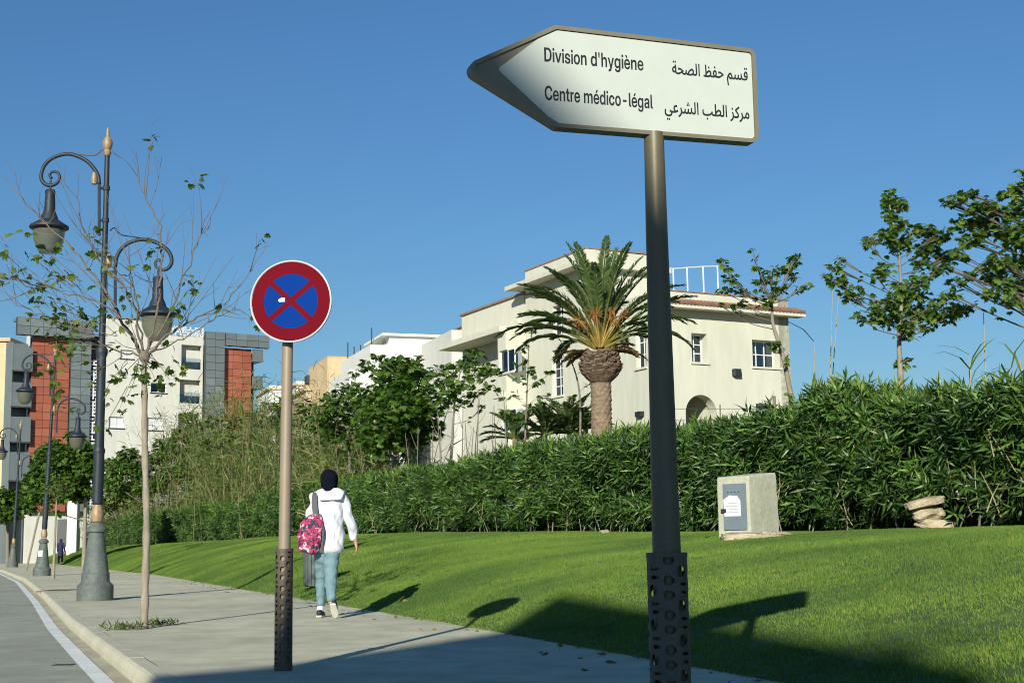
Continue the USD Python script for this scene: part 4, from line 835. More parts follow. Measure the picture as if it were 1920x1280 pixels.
reed('tall thin dry reed with a bent tip left of the plane tree', 1535, 760, 545, 27, 0, 63, 26)
reed('dry reed stalk with short dead blades nearest the house corner', 1532, 760, 640, 27, 2, 64, -6)
reed('green reed stalk leaning right, left of the plane tree', 1548, 760, 555, 27, 0, 65, 24)
reed('dark dry seed stalk rising between reed and right hand plane tree', 1850, 730, 585, 23, 1, 67, -6)

# bare street tree in front
g = np.random.default_rng(5); YT = 16.0
base = onz(270, 1178); bt = thing('bare_street_tree', 'thin nearly bare street tree with few leaves on the pavement before the lamp', 'tree', base)
tp = spline([base-[0, 0, .05], at(272, 1100, YT), at(275, 980, YT), at(272, 850, YT), at(271, 740, YT), at(270, 668, YT)], 6)
m = MB(); m.tube(tp, np.linspace(.046, .031, len(tp))+.006*np.sin(np.arange(len(tp))*1.9), 10); put('trunk', m, 'bark_pale', bt, smooth=True)
m = MB(); m.add(trimesh.creation.icosphere(2, .062).apply_scale([1, 1, 1.25]).apply_translation(at(271, 668, YT))); put('knot', m, 'bark_grey', bt, smooth=True)
limbs = [([(268, 668), (232, 604), (196, 540), (140, 470), (75, 410), (8, 330)], .4, .030, 8), ([(268, 664), (240, 622), (200, 572), (140, 552), (70, 535), (0, 522)], -.5, .022, 8), ([(270, 664), (292, 600), (301, 500), (300, 425), (270, 365), (252, 300)], .2, .026, 9),
         ([(273, 668), (322, 622), (380, 590), (428, 560), (474, 505)], -.3, .024, 7), ([(272, 662), (312, 600), (345, 520), (372, 450), (392, 395)], .7, .022, 7), ([(268, 670), (215, 655), (150, 620), (80, 590), (10, 560)], .6, .018, 8), ([(270, 664), (258, 590), (246, 520), (240, 450)], -.7, .018, 6), ([(272, 664), (330, 640), (400, 600), (440, 575)], .9, .014, 5), ([(269, 664), (244, 560), (180, 480), (150, 410), (146, 330)], -.2, .020, 6)]
LP_, LO_ = [], []
for pts, dy, r, nt in limbs:
    P = spline([at(x, y, YT+dy*i/(len(pts)-1)) for i, (x, y) in enumerate(pts)], 6); P[1:] += g.normal(0, .012, P[1:].shape)
    mb = MB(); mb.tube(P, np.linspace(r*.7, .0035, len(P)), 7)
    for k in range(nt+2):
        j = g.integers(len(P)//4, len(P)-1); d = (P[min(j+2, len(P)-1)]-P[j-1]); d /= np.linalg.norm(d); o = g.normal(0, 1, 3); o[2] += .7; o /= np.linalg.norm(o); d = d*.7+o*.75; ln = g.uniform(.25, .85)*(1.2-j/len(P)*.5)
        Q = spline([P[j], P[j]+d*ln*.5+g.normal(0, .03, 3), P[j]+d*ln+np.array([0, 0, .12*ln])], 4); mb.tube(Q, np.linspace(.0055, .002, len(Q)), 5)
        for kk in range(2):
            e = Q[g.integers(3, len(Q))]; mb.tube(np.array([e, e+d*.1+g.normal(0, .08, 3)+[0, 0, .06]]), [.0022, .0014], 4)
        x_, y_ = 0, 0; tip = Q[-1]; rel = (tip-CAM); px = 960+2640*(rel @ RT)/(rel @ FW); py = 640-2640*(rel @ UP)/(rel @ FW)
        if (px < 345 and py > 455 and g.uniform() < .55) or g.uniform() < .10:
            nl = g.integers(3, 8); LP_.append(tip+g.normal(0, .06, (nl, 3))); LO_.append(g.normal(0, 1, (nl, 3)))
    put('limb', mb, 'bark_twig', bt, kind='stuff')
for x, y, k in ((50, 440, 3), (68, 462, 3), (45, 485, 3), (75, 480, 4), (92, 485, 4), (65, 540, 3), (100, 520, 4), (140, 525, 4), (60, 560, 5), (75, 590, 6), (90, 600, 6), (110, 590, 5), (130, 610, 6), (150, 590, 4), (85, 615, 4), (128, 590, 5), (110, 625, 5), (165, 610, 4), (140, 640, 6), (175, 590, 5), (120, 655, 6), (160, 660, 7), (110, 690, 6), (80, 698, 5), (170, 690, 6), (118, 735, 6), (215, 640, 5), (240, 600, 5), (225, 700, 7), (210, 720, 5), (260, 690, 8), (280, 680, 8), (275, 715, 8), (262, 720, 5), (225, 760, 4), (240, 740, 4), (300, 735, 4), (315, 700, 4), (335, 690, 5), (330, 640, 3), (345, 575, 3), (360, 535, 4), (345, 515, 4), (285, 490, 3), (245, 500, 3), (240, 560, 5), (110, 640, 5), (55, 595, 4), (190, 570, 4), (205, 590, 5), (95, 570, 4), (330, 585, 4), (415, 585, 3), (330, 720, 4), (195, 735, 4), (125, 770, 4), (190, 790, 4)):
    LP_.append(at(x, y, YT+g.normal(0, .35))+g.normal(0, .055, (k, 3))); LO_.append(g.normal(0, 1, (k, 3)))
v, f, tn = leaves(g, np.vstack(LP_), .095, LOBED, np.vstack(LO_), (-1.1, .3)); put('leaves', (v, f), 'street_leaf', bt, tone=tn, kind='stuff')
tw = MB()
for P in LP_[-57:]:
    c = P.mean(0); d = np.linalg.norm(tp[-1]-c); e = c+np.array([g.normal(0, .05), 0, .05])+(tp[-1]-c)*min(.9, .35/d+.12); tw.tube(spline([c, (c+e)/2+g.normal(0, .02, 3), e], 4), [.0025, .005], 4)
put('twigs', tw, 'bark_twig', bt, kind='stuff')
for lab, x, y in (('sparse weeds on the pavement left of the bare tree trunk', 236, 1180), ('sparse weeds on the pavement right of the bare tree trunk', 300, 1172)):
    c = onz(x, y); n = 130; P = c+np.stack([g.normal(0, .11, n), g.normal(0, .10, n), g.uniform(0, .03, n)], 1); v, f, tn = leaves(g, P, .085, LANCE, None, (.1, 1.3)); put('weeds', (v, f), 'weed_leaf', None, tone=tn, label=lab, cat='weeds', kind='stuff')

# ================================================================ the date palm
YP = 44.; KP = YP/54*.83; pb = ground_pt(at(1127, 815, YP)); palm = thing('date_palm', 'big date palm with a ball of cut leaf bases before the cream house', 'palm tree', pb)
zt1, zb0, zb1, zc = at(1126, 716, YP)[2], at(1126, 716, YP)[2], at(1126, 668, YP)[2], at(1125, 655, YP)[2]
ax = lambda z: np.array([at(1126, 690, YP)[0]+(pb[0]-at(1126, 690, YP)[0])*(zt1-z)/(zt1-pb[2]), YP])
mpp = YP/2640; th = np.linspace(0, 2*np.pi, 49); zz = np.arange(pb[2]-.2, zt1, .035); R = 18.3*mpp
rows_ = []
for i, z in enumerate(zz):
    ph = np.floor((z-pb[2])/.14); fr_ = ((z-pb[2])/.14)-ph; dia = .035*(1-fr_)*(.6+.4*np.cos(th*11+ph*np.pi))+.02*meshkit.noise(np.stack([np.cos(th)*4, np.sin(th)*4, th*0+z*6], -1))
    r = R*(.98+.06*np.exp(-(z-pb[2])*2))+dia; c = ax(z); rows_.append(np.stack([c[0]+r*np.cos(th), c[1]+r*np.sin(th), th*0+z], -1))
put('trunk', grid(np.array(rows_)), 'palm_trunk', palm, smooth=True)
bm_ = MB(); prof_z = np.linspace(zb0-.06, zb1+.12, 14); prf = np.interp(np.linspace(0, 1, 14), [0, .12, .35, .55, .8, 1], [15, 24, 33, 34, 28, 19])*mpp
bm_.lathe(np.stack([np.r_[.001, prf, .001], np.r_[prof_z[0], prof_z, prof_z[-1]]], 1), 28, center=(*ax(zb0), 0)); ball_ = put('leaf_base_ball', bm_, 'palm_stub', palm, smooth=True)
st = MB(); g = np.random.default_rng(8)
for i in range(420):
    u = g.uniform(0, 1); z = prof_z[0]+.05+(prof_z[-1]-prof_z[0]-.05)*u; r = np.interp(z, prof_z, prf); a = i*2.39996
    if u > .97: continue
    o = np.array([np.cos(a), np.sin(a), 0]); p0 = np.array([*ax(z), z])+o*(r-.05); T = frame(p0, np.array([-o[1], o[0], 0]), o*.75+np.array([0, 0, .66]), np.cross(np.array([-o[1], o[0], 0]), o*.75+np.array([0, 0, .66])))
    w_, h_ = g.uniform(.04, .07), g.uniform(.12, .28); st.box([-w_, 0, -.03], [w_, h_, .035], T)
put('cut_leaf_bases', st, 'palm_stub', ball_, kind='stuff')
def frond(az, el, ln, droop, g, width=.5, nl=44, twist=0.):
    n = 15; u = np.linspace(0, 1, n); e = el-droop*u**1.5; d = np.stack([np.cos(az)*np.cos(e), np.sin(az)*np.cos(e), np.sin(e)], 1)
    P = np.vstack([[0, 0, 0], np.cumsum(d[:-1]*ln/(n-1), 0)])
    V, F = tube_arrays(P, np.linspace(.045, .008, n), 4); tn = np.clip(np.repeat(np.linspace(1.1, .1, n), 4), 0, 1); tn = np.r_[tn, 1., .4]; vs, fs, ts, k = [V], [F], [tn], len(V)
    for i in range(nl):
        t = .27+.72*i/(nl-1); p = np.array([np.interp(t, u, P[:, c]) for c in range(3)]); dd = np.array([np.interp(t, u, d[:, c]) for c in range(3)]); side = np.cross(dd, [0, 0, 1.]); side /= np.linalg.norm(side)+1e-9
        upv = np.cross(side, dd); l = width*(np.sin(np.pi*min(1, max(.04, .08+(t-.27)*1.25)*.93+.05))**.6)*g.uniform(.85, 1.1)
        for sg in (-1, 1):
            o = side*sg*.68+dd*.85+upv*(.30+.12*g.normal()); o /= np.linalg.norm(o); q = p+o*l+np.array([0, 0, -.18*l]); md = p+o*l*.5; wv = np.cross(o, upv); wv = wv/(np.linalg.norm(wv)+1e-9)*.028
            vs.append(np.array([p, md+wv, q, md-wv])); fs.append(np.array([[0, 1, 2], [0, 2, 3]])+k); ts.append(np.full(4, g.uniform(0, .8))); k += 4
    return np.vstack(vs), np.vstack(fs), np.hstack(ts)
top = np.array([*ax(zc), zc]); NF = 54
for i in range(NF):
    u = i/NF; az = i*2.39996+g.normal(0, .12); el = math.radians(87-62*u**.9)+g.normal(0, .05); ln = 4.6*KP*(.90+.2*g.uniform()); dr = .35+1.15*u**.8+g.normal(0, .10)
    
    if math.cos(az+math.pi/2) > .55 and el < 1.15 and i % 5: continue
    v, f, tn = frond(az, el, ln, dr, g, .60*KP, 58); o = np.array([np.cos(az), np.sin(az), 0])*.22*KP*min(1, .3+u); put('frond', (v+top+o+[0, 0, .25*(1-u)], f), 'palm_leaf', palm, tone=tn)
# fronds that set the outline seen in the photo
for az, el, ln, dr in ((math.pi+.15, .55, 4.6, 1.35), (math.pi-.2, .75, 4.5, 1.5), (math.pi+.4, .95, 4.2, .9), (-.1, .75, 4.5, 1.45), (.2, .95, 4.4, 1.3), (-.25, .5, 4.2, 1.3), (math.pi, 1.12, 4.0, .8), (0., 1.15, 4.3, .5)):
    v, f, tn = frond(az, el, ln*KP, dr, g, .60*KP, 58); put('frond', (v+top+[0, 0, .1], f), 'palm_leaf', palm, tone=tn)
for i in range(14):
    az = (math.pi if i % 2 else 0)+g.uniform(-.8, .8); v, f, tn = frond(az, g.uniform(.05, .6), g.uniform(1.1, 1.7), g.uniform(.7, 1.3), g, .28, 26); put('dead_frond', (v+top-[0, 0, .15], f), 'palm_dry', palm, tone=tn)
for i in range(9):
    az = -math.pi/2+g.uniform(-1.3, 1.3); el = g.uniform(.75, 1.25); d = np.array([math.cos(az)*math.cos(el), math.sin(az)*math.cos(el), math.sin(el)]); P = spline([top+d*.1, top+d*.8, top+d*g.uniform(1.0, 1.35)+[0, 0, -.05]], 4); m = MB(); m.tube(P, [.04, .025, .015], 6); k_s = put('flower_stalk', m, 'palm_stalk', palm)
    m = MB()
    for k in range(24):
        e = P[-1]+d*g.uniform(-.15, .4)+g.normal(0, .14, 3)+np.array([0, 0, -.12]); m.tube(np.array([P[-2], P[-1], e]), [.012, .01, .006], 3)
    put('flower_strands', m, 'palm_orange', k_s, kind='stuff')
# low fan palms at the foot of the house
for i, (x, y, Y, n, l) in enumerate(((1068, 812, 46, 26, 1.5), (1022, 815, 46, 22, 1.3), (1098, 803, 46, 16, 1.0), (965, 822, 45, 18, 1.2))):
    c = ground_pt(at(x, y, Y)); c2 = at(x, y, Y); t = thing('low_palm', ('broad low palm left of the date palm trunk', 'low palm in front of the tall window, second from the date palm', 'small low palm against the date palm trunk', 'low palm at the foot of the bay windows')[i], 'palm', c)
    m = MB(); m.tube(np.array([c, c2]), [.12, .09], 6); put('trunk', m, 'palm_trunk', t)
    for k in range(n):
        v, f, tn = frond(k*2.4, g.uniform(.15, 1.3), l, g.uniform(.5, 1.2), g, .32, 20); put('frond', (v+c2, f), 'palm_leaf', t, tone=np.clip(tn*.8, 0, .85))
# wire fence behind the hedge
wf = thing('wire_fence', 'thin wire fence with slim posts behind the hedge in front of the house', 'fence', ground_pt(at(1452, 790, 42)))
pts = [(1245, 778, 735), (1350, 770, 752), (1452, 768, 742), (1545, 765, 735)]
tops = []
for x, y, y1 in pts:
    a, c = ground_pt(at(x, y, 42)), at(x, y1 if x == 1452 else 758, 42); tops.append(at(x, 766, 42)); m = MB(); m.tube(np.array([a, c]), .045 if x == 1452 else .025, 6); put('post', m, 'bark_grey', wf)
for dz in (0, .35):
    m = MB(); m.tube(np.array(tops)-[0, 0, dz], .008, 4); put('wire', m, 'panel_joint', wf)
# ================================================================ street lamps
YL = 25.2; lb0 = onz(178, 1125); k25 = YL/2640
lamp = thing('street_lamp', 'tall ornate two-armed street lamp nearest the camera, by the bare tree', 'street lamp', lb0, group='ornate street lamps along the pavement')
zl = lambda y: at(190, y, YL)[2]
def lz(prof): return np.array([[r, zl(y)] for r, y in prof])
m = MB(); m.lathe(np.vstack([[[.001, 0]], [[.315, 0]], lz([(.315, 1099), (.305, 1096), (.25, 1090), (.245, 1088), (.24, 1076), (.245, 1074), (.225, 1072), (.20, 1050), (.165, 1025), (.14, 1002), (.135, 999), (.175, 996), (.18, 991), (.15, 987), (.10, 982), (.09, 979)]), [[.001, zl(979)]]]), 36, center=(lb0[0], lb0[1], 0)); put('base', m, 'lamp_base_iron', lamp, smooth=30)
def lean(z): return np.array([lb0[0]+(at(202, 262, YL)[0]-lb0[0])*z/zl(262), lb0[1]])
m = MB(); m.lathe(lz([(.001, 978), (.10, 977), (.115, 968), (.112, 960), (.09, 952), (.078, 946), (.001, 945)]), 24, center=(*lean(zl(960)), 0)); put('gold_collar', m, 'gilding', lamp, smooth=30)
def polez(prof, nm, mat, par=lamp):
    m = MB(); P = [np.array([*lean(zl(y)), zl(y)]) for _, y in prof]; m.tube(np.array(P), np.array([r for r, _ in prof]), 16); return put(nm, m, mat, par, smooth=40)
pole = polez([(.078, 946), (.096, 940), (.096, 850), (.105, 848), (.105, 842), (.085, 838), (.080, 670), (.105, 664), (.108, 656), (.075, 650), (.06, 646), (.05, 420), (.046, 290)], 'pole', 'lamp_iron')
polez([(.055, 292), (.075, 286), (.055, 282), (.085, 276), (.095, 268), (.06, 260), (.03, 256), (.028, 246), (.012, 240)], 'finial', 'gilding')
def arm(up, sgn, tubx, lanx, tube_y, arch, scroll, tie, sh):
    A = lambda x, y: at(x, y, YL)
    m = MB(); m.tube(np.array([A(tubx, tube_y[1]), A(tubx, tube_y[0])]), .028, 8); a_ = put('arm', m, 'lamp_iron', lamp)
    for y in tube_y[2:]:
        b = MB(); z = zl(y); p = np.array([*lean(z), z]); b.tube(np.array([p, A(tubx, y)]), .026, 6); b.lathe([[.03, z-.04], [.065, z-.04], [.065, z+.04], [.03, z+.04]], 12, center=(p[0], p[1], 0)); put('bracket', b, 'lamp_iron', lamp)
    b = MB(); z = A(tubx, tube_y[0])[2]; b.lathe([[.001, z-.02], [.05, z], [.062, z+.10], [.04, z+.20], [.03, z+.22], [.001, z+.22]], 12, center=(*A(tubx, 0)[:2], 0)); put('arm_collar', b, 'gilding', lamp, smooth=30)
    m = MB(); m.tube(spline([A(x, y) for x, y in arch+scroll], 5), np.r_[[.036]*6, [.026]*3], 8); put('arch', m, 'lamp_iron', a_, smooth=True)
    m = MB(); m.tube(spline([A(x, y) for x, y in tie], 5), .012, 5); put('scroll_tie', m, 'lamp_iron', a_)
    x0, y0 = A(lanx, 400)[:2]
    lt_ = MB(); zz = lambda y: A(lanx, y+sh)[2]
    lt_.lathe([[.001, zz(338)], [.02, zz(338)], [.02, zz(354)], [.075, zz(356)], [.095, zz(360)], [.085, zz(366)], [.095, zz(380)], [.10, zz(396)], [.135, zz(404)], [.16, zz(412)], [.25, zz(418)], [.345, zz(424)], [.35, zz(428)], [.28, zz(432)], [.001, zz(431)]], 28, center=(x0, y0, 0)); put('lantern_hood', lt_, 'lamp_iron', lamp, smooth=35)
    g_ = MB(); g_.lathe([[.001, zz(477)], [.12, zz(475)], [.2, zz(468)], [.27, zz(450)], [.285, zz(433)], [.275, zz(433)], [.26, zz(450)], [.19, zz(466)], [.11, zz(473)], [.001, zz(475)]], 28, center=(x0, y0, 0)); put('lantern_glass', g_, 'lamp_glass', lamp, smooth=35)
arm(0, -1, 186, 93, (345, 442, 353, 413), [(186, 345), (184, 330), (176, 316), (160, 300), (131, 289), (104, 294), (85, 308), (77, 330), (82, 343)], [(94, 348), (107, 343), (112, 333), (108, 324), (99, 322), (93, 328), (97, 335)], [(198, 287), (190, 281), (185, 287), (176, 291), (152, 290), (132, 286)], 0)
arm(1, 1, 216, 299, (500, 580, 510), [(216, 500), (219, 482), (228, 466), (245, 454), (268, 449), (294, 455), (315, 470), (322, 488), (317, 501)], [(306, 506), (294, 501), (291, 493), (296, 487), (303, 490)], [(206, 433), (214, 427), (219, 433), (230, 441), (250, 444), (267, 447)], 163)
l2, l3 = onz(78, 1079), onz(23, 1063)
dup(lamp, 'ornate two-armed street lamp second from the camera, with a pale notice round its base', l2, 0, (.030, [0, 1, 0]))
dup(lamp, 'farthest ornate street lamp, near the left edge before the white boundary wall', l3, 0, (.025, [0, 1, 0]))
bn = thing('lamp_notice', 'pale paper notice wrapped round the base of the second lamp', 'notice', l2); m = MB()
zA = at(78, 1043, l2[1])[2]; th = np.linspace(math.radians(235), math.radians(285), 7); prf = [np.stack([l2[0]+.015+.205*np.cos(th), l2[1]+.205*np.sin(th), th*0+zA-.0], -1), np.stack([l2[0]+.02+.185*np.cos(th), l2[1]+.185*np.sin(th), th*0+zA+.22], -1)]
m.add(*grid(np.array(prf))); put('sheet', m, 'paper', bn)

# ================================================================ perforated sleeves
def sleeve(r, h, z0, c, seed, wob=1.):
    per, ncol = .134, 8; w = 2*np.pi*r; cs = m3.CrossSection.square([w, h]); sx = w/ncol
    def oval(x, z, a, b, e=2.2):
        t = np.linspace(0, 2*np.pi, 14, endpoint=False); return m3.CrossSection([np.stack([x+a*np.sign(np.cos(t))*np.abs(np.cos(t))**(2/e), z+b*np.sin(t)*(1-.25*np.cos(t))], 1).tolist()])
    hs = []
    for c_ in range(ncol):
        x = (c_+.5)*sx; z = -.02+(c_//2)*.02
        while z < h:
            its = ((0, .0, .36, .019), (.0, .078, .36, .017)) if c_ % 2 else ((.05, .012, .30, .0075), (.05, .045, .32, .0065), (-.12, .095, .36, .022))
            for dx, dz, a, b in its:
                if .022 < z+dz < h-.022: hs.append(oval(x+dx*sx, z+dz, a*sx, b))
            z += per
    cs = cs-m3.CrossSection.batch_boolean(hs, m3.OpType.Add)
    v, f, _ = meshkit.arrays(cs.extrude(.004).refine_to_length(.014))
    a = v[:, 0]/r-1.2; rr = r-.004+v[:, 2]; return np.stack([c[0]+rr*np.cos(a), c[1]+rr*np.sin(a), z0+v[:, 1]], 1), f
# ================================================================ no stopping sign
db = onz(530, 1256); YD = float(db[1]); Dc = at(546, 565, YD-.09); Rd = 78*YD/2640
ns = thing('no_stopping_sign', 'round red and blue no stopping sign on a tan pole with perforated sleeve', 'road sign', db)
ptop = at(540, 600, YD); m = MB(); m.tube(np.array([db, db+(ptop-db)*.5, ptop]), [.045, .043, .039], 20); put('pole', m, 'tan_metal', ns, smooth=40)
v, f = sleeve(.064, .855, .0, (db[0]+.004, db[1]), 1); put('perforated_sleeve', (v, f), 'sleeve_metal', ns)
m = MB()
for z in (.02, .835): m.lathe([[.0645, z], [.068, z], [.068, z+.018], [.0645, z+.018]], 24, center=(db[0]+.004, db[1], 0))
put('sleeve_band', m, 'sleeve_metal', ns, kind='stuff')
nd = np.array([Dc[0]*.0-.10, -1, .0]); nd /= np.linalg.norm(nd); xd = np.cross([0, 0, 1.], -nd)*1.; xd = np.cross(nd, [0, 0, 1.])*-1; xd /= np.linalg.norm(xd); yd = np.array([0, 0, 1.])
TD = frame(Dc, xd, yd, nd)
rot = lambda g, a: affinity.rotate(g, a, origin=(0, 0))
disc = Point(0, 0).buffer(Rd, 48); m = MB(); m.prism(disc, .022, TD @ trimesh.transformations.translation_matrix([0, 0, -.012])); put('panel', m, 'sign_rim', ns)
bars = unary_union([rot(sbox(-Rd, -.066*Rd, Rd, .066*Rd), a) for a in (-43, 40)]); inner = Point(0, 0).buffer(Rd*.665, 48)
red = Point(0, 0).buffer(Rd*.962, 48).difference(inner).union(bars.intersection(Point(0, 0).buffer(Rd*.7)))
m = MB(); m.prism(red, .0012, TD @ trimesh.transformations.translation_matrix([0, 0, .0105])); put('red_ring_and_cross', m, 'sign_red', ns)
for gq in inner.difference(bars).geoms:
    m = MB(); m.prism(gq, .0012, TD @ trimesh.transformations.translation_matrix([0, 0, .0104])); put('blue_field', m, 'sign_blue', ns)
rim = Point(0, 0).buffer(Rd*1.005, 48).difference(Point(0, 0).buffer(Rd*.972, 48)); m = MB(); m.prism(rim, .006, TD @ trimesh.transformations.translation_matrix([0, 0, .0095])); put('rim', m, 'sign_rim', ns)
stk = Point(-.262*Rd, .03*Rd).buffer(.045*Rd, 6).union(sbox(-.24*Rd, -.0*Rd, -.15*Rd, .08*Rd).buffer(.008*Rd)); m = MB(); m.prism(stk, .0009, TD @ trimesh.transformations.translation_matrix([0, 0, .0118])); put('sticker', m, 'paper', ns)
m = MB(); m.box([-.05, -.03, -.06], [.05, .03, -.0125], TD); put('clamp', m, 'tan_metal', ns)
# ================================================================ direction sign
sb0 = np.array([.604, 5.69, 0.]); DS = np.array([math.sin(math.radians(72.3)), math.cos(math.radians(72.3))])
ds = thing('direction_sign', 'large white arrow direction sign with French and Arabic lettering on a dark pole', 'direction sign', sb0)
TS = wall_frame((.605, 5.70), DS)
m = MB(); m.tube(np.array([sb0, [.6045, 5.69, .8], [.606, 5.70, 2.548]]), [.061, .0575, .0415], 28); put('pole', m, 'pole_metal', ds, smooth=40)
v, f = sleeve(.081, .815, .0, sb0, 2); put('perforated_sleeve', (v, f), 'sleeve_grey', ds)
m = MB(); m.lathe([[.058, .80], [.083, .80], [.083, .818], [.058, .818]], 32, center=(sb0[0], sb0[1], 0)); put('sleeve_band', m, 'sleeve_grey', ds)
outl = Polygon([(-.84, 2.752), (-.435, 2.533), (.475, 2.533), (.475, 2.949), (-.435, 2.966)]).buffer(-.036).buffer(.036, 10)
inl = outl.buffer(-.017)
m = MB(); m.prism(outl.difference(inl), .062, TS @ trimesh.transformations.translation_matrix([0, 0, -.031])); put('frame', m, 'sign_metal', ds)
m = MB(); m.prism(inl, .044, TS @ trimesh.transformations.translation_matrix([0, 0, -.022])); put('panel', m, 'sign_metal', ds)
wh_ = Polygon([(-.686, 2.757), (-.435, 2.545), (.8, 2.545), (.8, 2.96), (-.44, 2.96)]).intersection(inl.buffer(-.002)).buffer(-.012).buffer(.012, 6)
m = MB(); m.prism(wh_, .0012, TS @ trimesh.transformations.translation_matrix([0, 0, .0225])); put('white_face', m, 'sign_white', ds)
